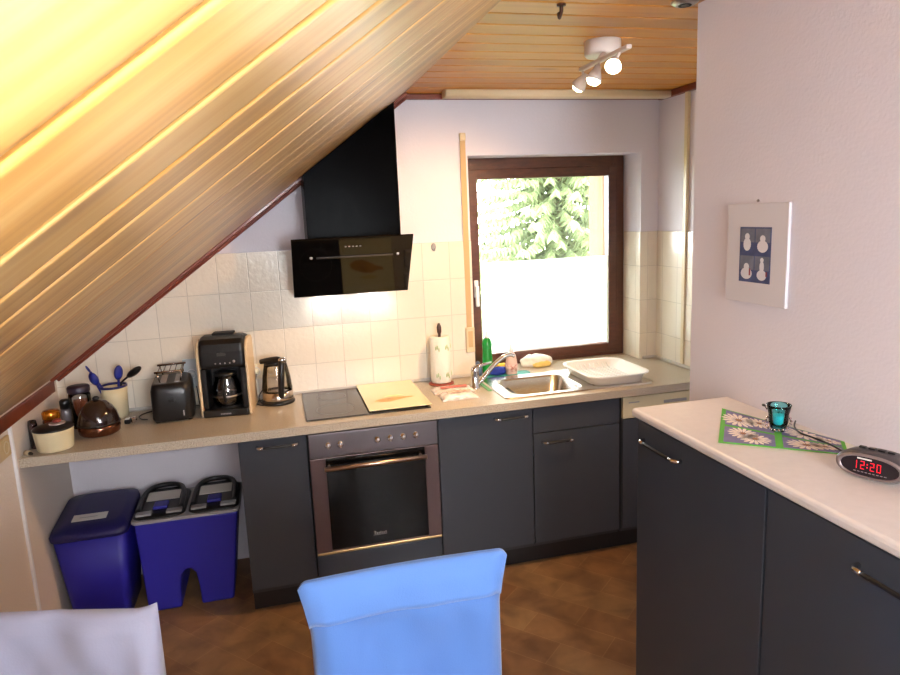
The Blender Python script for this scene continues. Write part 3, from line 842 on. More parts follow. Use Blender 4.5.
# small green cleaning cloth strip at the sink's left corner
tp = thing('tap', 'chrome single-lever mixer tap at the left end of the sink', 'tap', (.925, .36, ZW))
tx, ty = .885, .33
MB().lathe([(0, 0), (.026, 0), (.026, .006), (.022, .01), (.021, .09), (.0215, .105), (.016, .115), (0, .117)], (tx, ty, ZW), 24).build('body', CHROME, tp)
sp = smoothpts([(tx+.01, ty, ZW+.015), (tx+.05, ty+.005, ZW+.055), (tx+.10, ty+.01, ZW+.105), (tx+.15, ty+.012, ZW+.145), (tx+.195, ty+.014, ZW+.162), (tx+.225, ty+.014, ZW+.15)])
MB().tube(sp, [.014-.004*i/(len(sp)-1) for i in range(len(sp))], 14).build('spout', CHROME, tp)
MB().tube([(tx, ty, ZW+.11), (tx+.03, ty-.004, ZW+.122), (tx+.09, ty-.01, ZW+.132)], [.014, .008, .006], 10).build('lever', CHROME, tp)

def bottle(name, label, c, prof, m, cap, capm, cat='bottle', sy=1):
    t = thing(name, label, cat, c)
    MB().lathe(prof, c, 24, sy=sy).build('bottle_body', m, t)
    MB().lathe(cap, c, 20).build('cap', capm, t)
    return t
GRN = mat('green_bottle_plastic', hx(18, 140, 50), .2, coat=.4)
bt = bottle('detergent_bottle', 'green dish soap bottle with white cap in front of the window', (1.05, .63, ZW+.001),
       [(0, 0), (.03, 0), (.032, .01), (.03, .09), (.027, .14), (.03, .17), (.022, .195), (.012, .205), (0, .205)], GRN,
       [(0, .2), (.013, .2), (.013, .225), (.007, .228), (.006, .24), (0, .24)], WHITEP)
PINKC = mat('pinkish_plastic', hx(222, 190, 180), .25)
bt = bottle('soap_bottle', 'pale pink soap bottle with white spout top behind the sink bowl', (1.165, .55, ZW+.001),
       [(0, 0), (.031, 0), (.033, .008), (.034, .06), (.027, .105), (.014, .13), (0, .13)], PINKC,
       [(0, .128), (.013, .128), (.014, .145), (.009, .15), (.006, .17), (0, .17)], WHITEP)
MB().lathe([(.0345, .02), (.0352, .058), (.0335, .058), (.0335, .02)], (1.165, .55, ZW+.001), 24, closed=True).build('label_band', mat('red_print', hx(200, 96, 84), .5, var=.4, vscale=60, tint=hx(236, 220, 210)), bt)
# blue cup-shaped brush pot, sponge, cloth
k = MB()
def blob(c, rx, ry, rz, seed, amp=.25, seg=22, rings=12):
    mb = MB(); mb.ball((0, 0, 0), 1, 1, 1, seg, rings); rd = random.Random(seed)
    ph = [rd.uniform(0, 6.28) for _ in range(6)]
    vs = []
    for x, y, z in mb.v:
        s_ = 1+amp*(math.sin(3*x+ph[0])*math.sin(4*y+ph[1])+.5*math.sin(7*x+5*z+ph[2])*math.sin(6*y+ph[3]))*.6
        zz = max(-.55, z*s_)
        vs.append((c[0]+x*s_*rx, c[1]+y*s_*ry, c[2]+(zz+.55)*rz))
    mb.v = vs; return mb
tag(blob((1.085, .56, ZW+.0065), .055, .035, .028, 3).build('cleaning_cloth', mat('royal_blue_cloth', hx(24, 50, 150), .8, bump=.3, bscale=60)), 'crumpled royal blue cleaning cloth beside the green bottle', 'cloth')
tag(MB().box(1.10, 1.16, .60, .645, ZW+.001, ZW+.05).build('yellow_sponge', mat('sponge_yellow', hx(236, 190, 60), .9, bump=.6, bscale=90), bevel=.008), 'yellow sponge standing behind the blue cloth', 'sponge')
tag(blob((.985, .60, ZW+.001), .022, .028, .052, 9, amp=.15).build('scrub_brush_head', mat('slate_blue_plastic', hx(80, 96, 130), .5)), 'slate blue scrubber between the tap and the green bottle', 'scrubber')
q = thing('sink_tray', 'flat turquoise tray along the back of the sink under the bottles', 'tray', (1.12, .575, ZW))
MB().prism(rrect(.99, 1.27, .515, .587, .02), ZW+.0004, ZW+.003, 'Z').build('tray_base', mat('turquoise_plastic', hx(60, 168, 160), .35), q)
k = MB(); k.v = [(x, y, ZW+.0035) for x, y in rrect(.99, 1.27, .515, .587, .02)]+[(x, y, ZW+.006) for x, y in rrect(.988, 1.272, .513, .589, .022)]+[(x, y, ZW+.006) for x, y in rrect(.994, 1.266, .519, .583, .018)]
n2 = len(rrect(.99, 1.27, .515, .587, .02))
for j in range(2):
    for i in range(n2): k.f.append((j*n2+i, j*n2+(i+1) % n2, (j+1)*n2+(i+1) % n2, (j+1)*n2+i)); k.sm.append(True)
k.build('tray_rim', mat('turquoise_plastic_rim', hx(50, 150, 140), .35), q)
tag(MB().box(.928, .950, .24, .44, ZW+.0005, ZW+.004).build('green_cloth', mat('green_cloth', hx(110, 168, 120), .9), bevel=.0015), 'thin green cloth strip along the left rim of the sink', 'cloth')
bg = thing('plastic_bag', 'white plastic bag with yellow print lying on the window ledge', 'bag', (1.39, .70, ZW))
blob((1.375, .69, ZW+.001), .085, .05, .045, 21, amp=.35, seg=30, rings=18).build('bag_body', mat('bag_white', hx(240, 238, 234), .35, bump=.4, bscale=25), bg)
blob((1.385, .642, ZW+.004), .055, .022, .02, 22, amp=.3).build('bag_print', mat('bag_yellow', hx(226, 196, 110), .5), bg)

# white dish drainer on the drainboard
dt = thing('dish_drainer', 'large white plastic dish drainer standing on the sink drainboard', 'dish drainer', (1.63, .33, ZW))
DW_ = mat('drainer_white', hx(248, 249, 251), .3)
TRW = translucent_mat('drainer_translucent', (.9, .92, .95, 1), .35)
k = MB()
R0 = rrect(1.46, 1.735, .10, .455, .06); R1 = rrect(1.435, 1.765, .08, .48, .075); R2 = rrect(1.422, 1.778, .07, .492, .08)
n2 = len(R0); zb = ZW+.0092
loops = [[(x, y, zb) for x, y in R0], [(x, y, zb+.045) for x, y in R1], [(x, y, zb+.047) for x, y in R2], [(x, y, zb+.041) for x, y in R2],
         [(x, y, zb+.042) for x, y in rrect(1.438, 1.762, .083, .477, .073)], [(x, y, zb-.003) for x, y in rrect(1.456, 1.739, .096, .459, .06)]]
for l_ in loops: k.v += l_
for j in range(5):
    for i in range(n2): k.f.append((j*n2+i, j*n2+(i+1) % n2, (j+1)*n2+(i+1) % n2, (j+1)*n2+i)); k.sm.append(j in (0, 4))
k.f.append(tuple(range(n2))); k.f.append(tuple(5*n2+i for i in range(n2))); k.sm += [False, False]
k.build('basin', DW_, dt)
for i in range(9):
    x = 1.488+i*.027
    MB().tube([(x, .095, zb+.026), (x, .12, zb+.010), (x, .435, zb+.010), (x, .462, zb+.028)], .0035, 8).build('grid_rib', DW_, dt)

# paper roll on holder
pr_ = thing('kitchen_roll', 'white kitchen paper roll with faint green print on an upright holder', 'kitchen roll', (.745, .50, ZW))
MB().lathe([(0, 0), (.068, 0), (.068, .006), (.06, .010), (0, .010)], (.745, .50, ZW+.001), 32).build('holder_base', mat('red_wood_base', hx(140, 60, 44), .4), pr_)
MB().lathe([(0, .012), (.008, .012), (.008, .275), (.012, .285), (.013, .31), (.007, .33), (0, .335)], (.745, .50, ZW), 16).build('holder_rod', mat('dark_knob', hx(60, 36, 28), .3), pr_)
MB().lathe([(.02, .013), (.052, .013), (.054, .018), (.054, .256), (.052, .261), (.02, .261)], (.745, .50, ZW), 36, closed=True).build('paper', mat('paper_white', hx(232, 228, 214), .9, bump=.3, bscale=70), pr_)
k = MB()
for z in (.05, .20):
    for i in range(3):
        a = -2.1+i*1.0
        for b_ in (-.12, .05, .2):
            p = (.745+.0545*math.cos(a+b_), .50+.0545*math.sin(a+b_))
            k.ball((p[0], p[1], ZW+z+.012*math.cos(b_*9)), .004, .004, .012, seg=8, rings=6)
k.build('printed_sprig', mat('sprig_green', hx(178, 196, 150), .9), pr_)

# packets beside the roll
def packet(label, x0, x1, y0, y1, z0, h_, seed, m1, m2):
    t = thing('tissue_packet', label, 'packet', ((x0+x1)/2, (y0+y1)/2, z0))
    k = MB(); nx, ny = 14, 8; rd = random.Random(seed)
    for s_ in (1, 0):
        for j in range(ny+1):
            for i in range(nx+1):
                u, v = i/nx, j/ny
                e_ = min(1, 6*min(u, 1-u))*min(1, 6*min(v, 1-v))
                k.v.append((x0+(x1-x0)*u+rd.uniform(-.002, .002), y0+(y1-y0)*v+rd.uniform(-.002, .002), z0+(h_*(.25+.75*e_**.5)+rd.uniform(-.003, .003) if s_ else 0)))
    W = nx+1
    for s_ in (0, 1):
        o_ = s_*(nx+1)*(ny+1)
        for j in range(ny):
            for i in range(nx): k.f.append((o_+j*W+i, o_+j*W+i+1, o_+(j+1)*W+i+1, o_+(j+1)*W+i)); k.sm.append(True)
    o_ = (nx+1)*(ny+1); per = [i for i in range(nx)]+[nx+j*W for j in range(ny)]+[ny*W+nx-i for i in range(nx)]+[(ny-j)*W for j in range(ny)]
    for i in range(len(per)):
        a_, b_ = per[i], per[(i+1) % len(per)]; k.f.append((a_, b_, o_+b_, o_+a_)); k.sm.append(False)
    k.build('wrapper', m1, t)
    w_, l_ = (x1-x0), (y1-y0)
    MB().box(x0+.2*w_, x1-.15*w_, y0+.3*l_, y0+.62*l_, z0+h_+.0032, z0+h_+.0042).build('printed_band', m2, t)
CLR = mat('crinkled_film', hx(222, 200, 190), .15, coat=.6, bump=.5, bscale=50, var=.25, vscale=30, tint=hx(240, 232, 226))
packet('clear wrapped packet of serviettes with pale print at the worktop front left of the sink', .665, .845, .14, .255, ZW+.001, .028, 1, CLR, mat('peach_print', hx(216, 150, 120), .4, var=.4, vscale=40, tint=hx(240, 220, 200)))
packet('flat packet with a red stripe behind the other serviette packet', .655, .87, .275, .39, ZW+.001, .018, 2, CLR, mat('red_stripe', hx(206, 90, 76), .4))

# ------------------------------------------------------------------ small appliances on the left
def outlet(label, x0, x1, z0, z1, n, plane='Y', m=CREAMP):
    t = thing('wall_socket', label, 'socket', ((x0+x1)/2, YB-T, (z0+z1)/2))
    MB().box(x0, x1, YB-T-.011, YB-T-.0005, z0, z1).build('socket_plate', m, t, bevel=.004)
    for i in range(n):
        c_ = x0+(x1-x0)*(i+.5)/n
        Mx = Matrix.Translation((c_, YB-T-.0115, (z0+z1)/2)) @ Matrix.Rotation(PI/2, 4, 'X')
        MB().lathe([(.021, 0), (.024, 0), (.024, .002), (.021, .002)], (0, 0, 0), 24, M=Mx, closed=True).build('socket_ring', WHITEP, t)
        MB().lathe([(0, 0), (.0205, 0), (.0205, .0008), (0, .0008)], (0, 0, 0), 24, M=Mx).build('socket_insert', m, t)
    return t
outlet('cream double wall socket behind the glass kettle', -.255, -.105, .985, 1.065, 2)
outlet('pale double wall socket behind the toaster', -.565, -.49, .97, 1.12, 1, m=mat('pale_blue_grey_plastic', hx(190, 200, 206), .4))
# socket on the knee wall
t = thing('wall_socket', 'beige wall socket on the low left wall at the picture edge', 'socket', (XL, -.16, .98))
MB().box(XL+.0005, XL+.012, -.26, -.085, .93, 1.01).build('socket_plate', mat('beige_socket', hx(206, 178, 130), .4), t, bevel=.004)
Mx = Matrix.Translation((XL+.0125, -.13, .97)) @ Matrix.Rotation(PI/2, 4, 'Y')
MB().lathe([(.021, 0), (.025, 0), (.025, .002), (.021, .002)], (0, 0, 0), 24, M=Mx, closed=True).build('socket_ring', BEIGEP, t)

# toaster (local: x width, y depth)
to = thing('toaster', 'black two-slot toaster with a raised chrome bun rack', 'toaster', (-.60, .43, ZW), math.radians(4))
k = MB()
pr0 = rrect(-.085, .085, -.13, .13, .035)
k.v = [(x, y, .008) for x, y in pr0]+[(x, y, .02) for x, y in rrect(-.092, .092, -.137, .137, .04)]+[(x, y, .15) for x, y in rrect(-.09, .09, -.135, .135, .04)]+[(x, y, .178) for x, y in rrect(-.082, .082, -.127, .127, .035)]+[(x, y, .185) for x, y in rrect(-.07, .07, -.115, .115, .03)]
n2 = len(pr0)
for j in range(4):
    for i in range(n2): k.f.append((j*n2+i, j*n2+(i+1) % n2, (j+1)*n2+(i+1) % n2, (j+1)*n2+i)); k.sm.append(True)
k.f.append(tuple(range(n2))); k.f.append(tuple(4*n2+i for i in range(n2))); k.sm += [False, False]
k.build('body', BLACKP, to, local=True)
for x in (-.032, .032):
    MB().box(x-.014, x+.014, -.095, .095, .1852, .1868).build('slot', STEEL, to, local=True)
for x in (-.07, .07):
    for y in (-.1, .1): MB().lathe([(0, 0), (.01, 0), (.01, .009), (0, .009)], (x, y, 0), 10).build('foot', BLACKM, to, local=True)
k = MB()
for x in (-.05, -.025, 0, .025, .05): k.tube([(x, -.09, .235), (x, .09, .235)], .0022, 8)
k.tube([(-.065, -.09, .235), (.065, -.09, .235)], .005, 8); k.tube([(-.065, .09, .235), (.065, .09, .235)], .005, 8)
for x in (-.055, .055):
    for y in (-.09, .09): k.tube([(x, y, .235), (x*.8, y, .186)], .003, 8)
k.build('bun_rack', mat('rack_dark_chrome', hx(150, 135, 128), .25, metal=1), to, local=True)
MB().box(-.012, .012, -.149, -.136, .10, .118).build('lever', BLACKM, to, bevel=.003, local=True)
MB().box(.045, .05, -.1385, -.136, .03, .055).build('dial_mark', STEEL, to, local=True)

# coffee maker
cm = thing('coffee_maker', 'tall black and cream filter coffee maker with glass jug', 'coffee maker', (-.345, .42, ZW), math.radians(-6))
BRX = mat('cream_metal_side', hx(212, 186, 150), .35)
k = MB()
side = [(-.105, 0), (.11, 0), (.11, .335), (.09, .355), (-.02, .366), (-.07, .35), (-.095, .31)]
for sx_ in (-1, 1):
    a_ = sx_*.104; b_ = sx_*.118
    k2 = MB().prism([(y, z) for y, z in side], min(a_, b_), max(a_, b_), 'X')
    k2.build('side_panel', BRX, cm, bevel=.006, local=True)
k = MB()
k.box(-.104, .104, -.12, .105, 0, .035)                      # base with hot plate
k.box(-.104, .104, .03, .105, .035, .33)                     # rear tank
k2 = MB().prism([(-.10, .23), (.03, .23), (.105, .23), (.105, .345), (.08, .366), (.02, .378), (-.03, .378), (-.07, .366), (-.09, .345), (-.1, .31)], -.1035, .1035, 'X')
k2.build('top_housing', BLACKP, cm, bevel=.018, bseg=4, local=True)
k.box(-.104, -.078, -.098, .03, .035, .23); k.box(.078, .104, -.098, .03, .035, .23)
k.build('body', BLACKP, cm, bevel=.006, local=True)
MB().box(-.05, .05, -.02, .05, .376, .388).build('lid_handle', BLACKM, cm, bevel=.005, local=True)
MB().lathe([(0, 0), (.062, 0), (.062, .003), (0, .003)], (0, -.035, .0355), 28).build('hot_plate', BLACKM, cm, local=True)
jug = MB().lathe([(0, .002), (.056, .002), (.066, .02), (.07, .05), (.064, .10), (.05, .135), (.052, .15), (.049, .15), (.047, .135), (.061, .1), (.067, .05), (.063, .022), (.054, .005), (0, .005)], (0, -.038, .038), 32)
jo = jug.build('glass_jug', GLASSK, cm, local=True)
MB().lathe([(0, .148), (.052, .148), (.054, .16), (.03, .17), (0, .172)], (0, -.038, .038), 28).build('jug_lid', BLACKP, jo, local=True)
MB().tube(smoothpts([(0, -.085, .185), (0, -.12, .18), (0, -.128, .13), (0, -.115, .08), (0, -.105, .07)]), .007, 10).build('jug_handle', BLACKP, jo, local=True)
MB().lathe([(.0675, .050), (.0715, .050), (.0715, .058), (.0675, .058)], (0, -.038, .038), 32, closed=True).build('jug_band', STEEL, jo, local=True)
k = MB()
for i in range(4): k.ball((-.03+i*.022, -.0995, .255), .004, .002, .004, seg=8, rings=6)
k.ball((.055, -.0995, .262), .007, .003, .007, seg=10, rings=6)
k.build('button', STEEL, cm, local=True)
MB().box(-.02, .02, -.1005, -.0985, .29, .305).build('display', mat('display_grey', hx(60, 58, 56), .3), cm, local=True)
k = MB()
for i in range(7): k.box(-.024+i*.007, -.019+i*.007, -.1215, -.1195, .012, .018)
k.build('brand_mark', GREYP, cm, local=True)

# glass kettle
kx, ky = -.115, .47
kt = thing('kettle', 'glass kettle with black handle and steel base left of the hob', 'kettle', (kx, ky, ZW))
MB().lathe([(0, 0), (.082, 0), (.084, .006), (.08, .016), (0, .016)], (kx, ky, ZW+.001), 36).build('power_base', BLACKP, kt)
MB().lathe([(0, .018), (.074, .018), (.077, .024), (.075, .062), (0, .062)], (kx, ky, ZW), 36).build('heater_base', mat('kettle_steel', hx(196, 184, 172), .2, metal=1), kt)
MB().lathe([(.074, .062), (.075, .075), (.068, .14), (.058, .19), (.056, .20), (.053, .20), (.055, .19), (.065, .14), (.072, .075), (.071, .062)], (kx, ky, ZW), 36, closed=True).build('glass_body', GLASSK, kt)
MB().lathe([(0, .20), (.055, .20), (.056, .212), (.04, .226), (0, .23)], (kx, ky, ZW), 32).build('lid', BLACKP, kt)
k = MB()
hp = smoothpts([(kx-.07, ky-.03, ZW+.222), (kx-.02, ky-.05, ZW+.232), (kx+.03, ky-.075, ZW+.236), (kx+.03, ky-.09, ZW+.20), (kx+.022, ky-.096, ZW+.13), (kx+.018, ky-.09, ZW+.07), (kx+.018, ky-.082, ZW+.045)])
k.tube(hp, [.012+.004*math.sin(i*PI/len(hp)) for i in range(len(hp))], 12)
k.build('handle', BLACKP, kt)
MB().ball((kx+.035, ky-.082, ZW+.232), .021, .014, .014, seg=14, rings=8).build('switch_cap', CHROME, kt)

# cables
def cable(label, pts, r=.0028):
    return tag(MB().tube(smoothpts(pts), r, 8).build('power_cable', BLACKP), label, 'cable')
cable('black cable looping on the worktop between kettle and coffee maker', [(-.14, .545, ZW+.004), (-.19, .54, ZW+.004), (-.24, .50, ZW+.004), (-.21, .44, ZW+.004), (-.18, .42, ZW+.004), (-.20, .47, ZW+.0045), (-.215, .55, ZW+.02), (-.18, .575, ZW+.06), (-.17, .578, ZW+.13)])
cable('black cable running from the coffee maker to the wall socket behind it', [(-.30, .545, ZW+.006), (-.28, .57, ZW+.01), (-.25, .58, ZW+.05), (-.22, .575, ZW+.10), (-.215, .575, ZW+.135)])
cable('black cable coiled between toaster and coffee maker', [(-.53, .575, ZW+.004), (-.50, .545, ZW+.004), (-.475, .50, ZW+.004), (-.47, .45, ZW+.012), (-.485, .47, ZW+.02), (-.50, .54, ZW+.012), (-.505, .575, ZW+.04), (-.51, .582, ZW+.10)])
cable('thin black cable lying in a loop left of the toaster', [(-.70, .55, ZW+.004), (-.75, .52, ZW+.004), (-.775, .46, ZW+.004), (-.75, .40, ZW+.004), (-.72, .39, ZW+.004)])

# utensil crock with utensils
ux, uy = -.875, .50
cr = thing('utensil_crock', 'cream utensil crock with a blue rim holding kitchen spoons', 'crock', (ux, uy, ZW))
MB().lathe([(0, 0), (.052, 0), (.054, .006), (.058, .10), (.061, .155), (.057, .155), (.054, .10), (.05, .01), (0, .01)], (ux, uy, ZW+.0008), 36).build('pot', CREAMC, cr)
MB().lathe([(.0565, .152), (.0625, .152), (.0625, .162), (.0565, .162)], (ux, uy, ZW+.0008), 36, closed=True).build('rim_band', mat('navy_rim', hx(28, 34, 110), .4), cr)
def spoon(label, foot, tip, head, m, flat=.35, name='cooking_spoon', bend=None):
    t = thing(name, label, 'spoon', foot)
    f_, t_ = Vector(foot), Vector(tip)
    d = (t_-f_).normalized()
    if bend:
        b_ = Vector(bend); d = (t_-b_).normalized()
        sp_ = smoothpts([f_, b_*.92+f_*.08, b_, t_]); MB().tube(sp_, .005, 10).build('shaft', m, t)
    else: MB().tube([f_, f_*.5+t_*.5, t_], [.0055, .005, .006], 10).build('shaft', m, t)
    Mx = Matrix.Translation(t_+d*head[1]*.85) @ d.to_track_quat('Z', 'Y').to_matrix().to_4x4()
    MB().ball((0, 0, 0), head[0], head[0]*flat, head[1], seg=18, rings=12, M=Mx).build('bowl', m, t)
    return t
UB = mat('utensil_blue', hx(34, 44, 140), .35)
spoon('blue cooking spoon leaning out to the left of the crock', (ux-.01, uy-.01, ZW+.015), (-.935, .46, 1.062), (.027, .034), UB, flat=.7)
spoon('blue spatula spoon standing almost upright in the crock', (ux+.01, uy, ZW+.015), (-.845, .49, 1.072), (.026, .036), UB, flat=.6)
spoon('black ladle leaning out to the right of the crock', (ux+.005, uy-.015, ZW+.015), (-.795, .465, 1.085), (.024, .045), BLACKP, flat=.7, name='ladle', bend=(-.832, .482, 1.058))
spoon('slim dark blue stick leaning left behind the blue spoon', (ux+.02, uy+.005, ZW+.015), (-.966, .50, 1.115), (.007, .02), UB, flat=.8, name='utensil_stick')

# jar with lid left of crock
jx, jy = -1.0, .40
j = thing('storage_jar', 'glass storage jar with dark lid and reddish contents behind the egg cooker', 'jar', (jx, jy, ZW))
MB().lathe([(0, 0), (.044, 0), (.047, .006), (.047, .15), (.042, .165), (.039, .165), (.044, .148), (.044, .008), (0, .004)], (jx, jy, ZW+.001), 32).build('glass_body', GLASSK, j)
MB().lathe([(0, .006), (.043, .006), (.043, .125), (0, .13)], (jx, jy, ZW+.001), 28).build('contents', mat('paprika_brown', hx(150, 84, 52), .8, bump=.5, bscale=80, var=.4, vscale=30), j)
MB().lathe([(0, .165), (.046, .165), (.048, .17), (.048, .19), (.044, .195), (0, .196)], (jx, jy, ZW+.001), 32).build('lid', mat('jar_lid', hx(48, 40, 58), .35), j)
jx, jy = -1.085, .26
j = thing('honey_jar', 'small jar with a glossy amber lid behind the cream tub', 'jar', (jx, jy, ZW))
MB().lathe([(0, 0), (.034, 0), (.036, .005), (.036, .08), (.03, .09), (0, .09)], (jx, jy, ZW+.001), 28).build('jar_body', mat('dark_amber_glass', hx(90, 44, 30), .12, coat=.5), j)
MB().lathe([(0, .088), (.034, .088), (.036, .092), (.036, .118), (.03, .126), (0, .128)], (jx, jy, ZW+.001), 28).build('lid', mat('amber_gold_lid', hx(196, 120, 30), .2, metal=.7), j)
j = thing('spice_shaker', 'dark spice shaker standing left of the glass storage jar', 'shaker', (-1.06, .37, ZW))
MB().lathe([(0, 0), (.021, 0), (.022, .004), (.022, .085), (.016, .095), (0, .096)], (-1.065, .40, ZW+.001), 20).build('shaker_body', mat('smoked_glass', hx(120, 112, 116), .15), j)
MB().lathe([(0, .094), (.021, .094), (.022, .13), (.016, .137), (0, .138)], (-1.065, .40, ZW+.001), 20).build('cap', BLACKP, j)
j = thing('glass_bottle', 'slim violet tinted glass standing against the low wall behind the cream tub', 'glass', (-1.115, .16, ZW))
MB().lathe([(0, 0), (.017, 0), (.018, .004), (.018, .10), (.015, .12), (.013, .12), (.016, .1), (.016, .005), (0, .005)], (-1.12, .13, ZW+.001), 20).build('glass_body', glass_mat('violet_glass', (.62, .5, .6, 1), .12), j)

# egg cooker
ex, ey = -.895, .25
eg = thing('egg_cooker', 'dome shaped egg cooker with dark top and copper brown base', 'egg cooker', (ex, ey, ZW))
MB().lathe([(0, .004), (.076, .004), (.084, .012), (.087, .035), (.085, .052), (0, .052)], (ex, ey, ZW), 40).build('base', mat('copper_brown', hx(120, 78, 60), .16, metal=.9), eg)
MB().lathe([(.085, .052), (.084, .07), (.077, .098), (.062, .125), (.04, .146), (.015, .156), (0, .158)], (ex, ey, ZW), 40).build('dome_lid', mat('smoked_dome', hx(44, 30, 26), .1, coat=.5), eg)
MB().lathe([(.0845, .050), (.0885, .050), (.0885, .055), (.0845, .055)], (ex, ey, ZW), 40, closed=True).build('seam_ring', BLACKP, eg)
MB().lathe([(0, .155), (.013, .156), (.015, .166), (.008, .172), (0, .173)], (ex, ey, ZW), 20).build('lid_knob', BLACKP, eg)
for a_ in (0, 2.1, 4.2): MB().lathe([(0, 0.0005), (.008, .0005), (.008, .006), (0, .006)], (ex+.06*math.cos(a_), ey+.06*math.sin(a_), ZW), 10).build('foot', BLACKM, eg)

# cream tub with black lid
bx, by = -1.033, .095
tb = thing('ceramic_tub', 'cream tub with a black lid at the left front corner of the worktop', 'tub', (bx, by, ZW))
MB().lathe([(0, 0), (.066, 0), (.069, .004), (.076, .075), (.078, .088), (.073, .088), (.066, .01), (0, .008)], (bx, by, ZW+.001), 40).build('pot', CREAMC, tb)
MB().lathe([(0, .104), (.045, .102), (.074, .096), (.079, .091), (.078, .087), (0, .087)], (bx, by, ZW+.001), 40).build('lid', BLACKP, tb)
j = thing('egg_pricker', 'small reddish disc with white rim lying on the black tub lid', 'gadget', (bx+.02, by, ZW+.105))
MB().lathe([(0, .1055), (.03, .1055), (.032, .109), (.03, .111), (0, .111)], (bx+.018, by, ZW+.0005), 24).build('dish', mat('pale_dish', hx(190, 170, 165), .3), j)
MB().ball((bx+.018, by, ZW+.119), .018, .018, .009, seg=16, rings=8).build('top', mat('dull_red', hx(150, 66, 56), .4), j)
j = thing('pepper_mill', 'small pale ribbed cap with dark tip beside the cream tub at the worktop edge', 'cap', (-1.118, .02, ZW))
MB().tube([(-1.128, .035, ZW+.012), (-1.108, .02, ZW+.012)], .011, 14).build('cap_body', mat('cap_beige', hx(186, 170, 140), .5), j)
MB().tube([(-1.112, .0228, ZW+.012), (-1.098, .0125, ZW+.0115)], [.009, .006], 12).build('cap_tip', BLACKP, j)
# charger between crock and toaster
j = thing('timer_gadget', 'small black and silver gadget in front of the utensil crock', 'gadget', (-.79, .40, ZW))
MB().box(-.815, -.79, .35, .40, ZW+.001, ZW+.022).build('body', BLACKP, j, bevel=.005)
MB().box(-.788, -.765, .36, .395, ZW+.001, ZW+.028).build('silver_head', CHROME, j, bevel=.006)
MB().box(-.812, -.793, .355, .385, ZW+.0222, ZW+.025).build('white_key', WHITEP, j, bevel=.001)

# ------------------------------------------------------------------ bins
# left bin
lb = thing('waste_bin', 'single dark blue waste bin with a sloping lid and paper label, left under the worktop', 'waste bin', (-.97, .40, 0))
k = MB()
def loft(mb, loops, cap0=True, cap1=True, smooth=True):
    n_ = len(loops[0]); o_ = len(mb.v)
    for l_ in loops: mb.v += [tuple(p) for p in l_]
    for j_ in range(len(loops)-1):
        for i in range(n_): mb.f.append((o_+j_*n_+i, o_+j_*n_+(i+1) % n_, o_+(j_+1)*n_+(i+1) % n_, o_+(j_+1)*n_+i)); mb.sm.append(smooth)
    if cap0: mb.f.append(tuple(o_+i for i in range(n_))); mb.sm.append(False)
    if cap1: mb.f.append(tuple(o_+(len(loops)-1)*n_+i for i in range(n_))); mb.sm.append(False)
    return mb
def ring3(x0, x1, y0, y1, r, z): return [(x, y, z) for x, y in rrect(x0, x1, y0, y1, r)]
loft(k, [ring3(-1.10, -.86, .205, .49, .03, .002), ring3(-1.134, -.828, .155, .53, .04, .44)])
k.build('bin_body', BINB, lb)
def slopering(x0, x1, y0, y1, r, za, zb_, dome=0):
    out = []
    for x, y in rrect(x0, x1, y0, y1, r): out.append((x, y, za+(zb_-za)*(y-y0)/(y1-y0)))
    return out
k = MB(); loft(k, [ring3(-1.141, -.820, .145, .54, .045, .430), slopering(-1.143, -.818, .143, .542, .045, .447, .475), slopering(-1.136, -.82, .16, .53, .05, .464, .503), slopering(-1.07, -.86, .22, .51, .05, .478, .512)])
k.build('lid', BINL, lb)
def lid_label(parent, x0, x1, y0, y1, z0, z1):
    MB().add([(x0, y0, z0), (x1, y0, z0), (x1, y1, z1), (x0, y1, z1), (x0, y0, z0+.002), (x1, y0, z0+.002), (x1, y1, z1+.002), (x0, y1, z1+.002)],
             [(0, 3, 2, 1), (4, 5, 6, 7), (0, 1, 5, 4), (1, 2, 6, 5), (2, 3, 7, 6), (3, 0, 4, 7)]).build('paper_label', PAPER, parent)
lid_label(lb, -1.065, -.92, .245, .30, .4815, .4885)
# printed line on label
MB().box(-1.035, -.96, .268, .272, .4868, .4878).build('label_print', GREYP, lb)
# double bin
db = thing('waste_bin', 'double blue waste bin with two black lids and an arch between its feet', 'waste bin', (-.58, .38, 0))
prof = [(-.782, .002), (-.635, .002), (-.632, .10), (-.622, .165), (-.60, .19), (-.578, .19), (-.558, .165), (-.55, .10), (-.547, .002), (-.40, .002), (-.345, .447), (-.80, .447)]
k = MB().prism(prof, .20, .53, 'Y')
k.build('bin_body', BINB, db, bevel=.014, bseg=3)
MB().prism(rrect(-.812, -.333, .185, .545, .03), .446, .462, 'Z').build('rim', GREYP, db, bevel=.004)
for (xa, xb) in ((-.808, -.578), (-.567, -.337)):
    k = MB(); loft(k, [ring3(xa, xb, .20, .535, .05, .462), ring3(xa+.004, xb-.004, .206, .53, .05, .470), slopering(xa+.02, xb-.02, .25, .50, .05, .474, .492)])
    ld = k.build('lid', BLACKP, db)
    xm = (xa+xb)/2
    lid_label(ld, xm-.075, xm+.075, .365, .46, .484, .4905)
    k = MB().tube(smoothpts([(xa+.02, .26, .480), (xa+.02, .44, .497), (xa+.06, .52, .503), (xb-.06, .52, .503), (xb-.02, .44, .497), (xb-.02, .26, .480)]), .012, 10)
    k.build('lid_rim_handle', BLACKP, ld)
    MB().box(xm-.032, xm+.032, .27, .34, .475, .492).build('latch', BINB, ld, bevel=.006)
    for s_ in (-1, 1):
        MB().box(xm+s_*.066-.034, xm+s_*.066+.034, .222, .262, .470, .481).build('hinge_tab', GREYP, ld, bevel=.003)

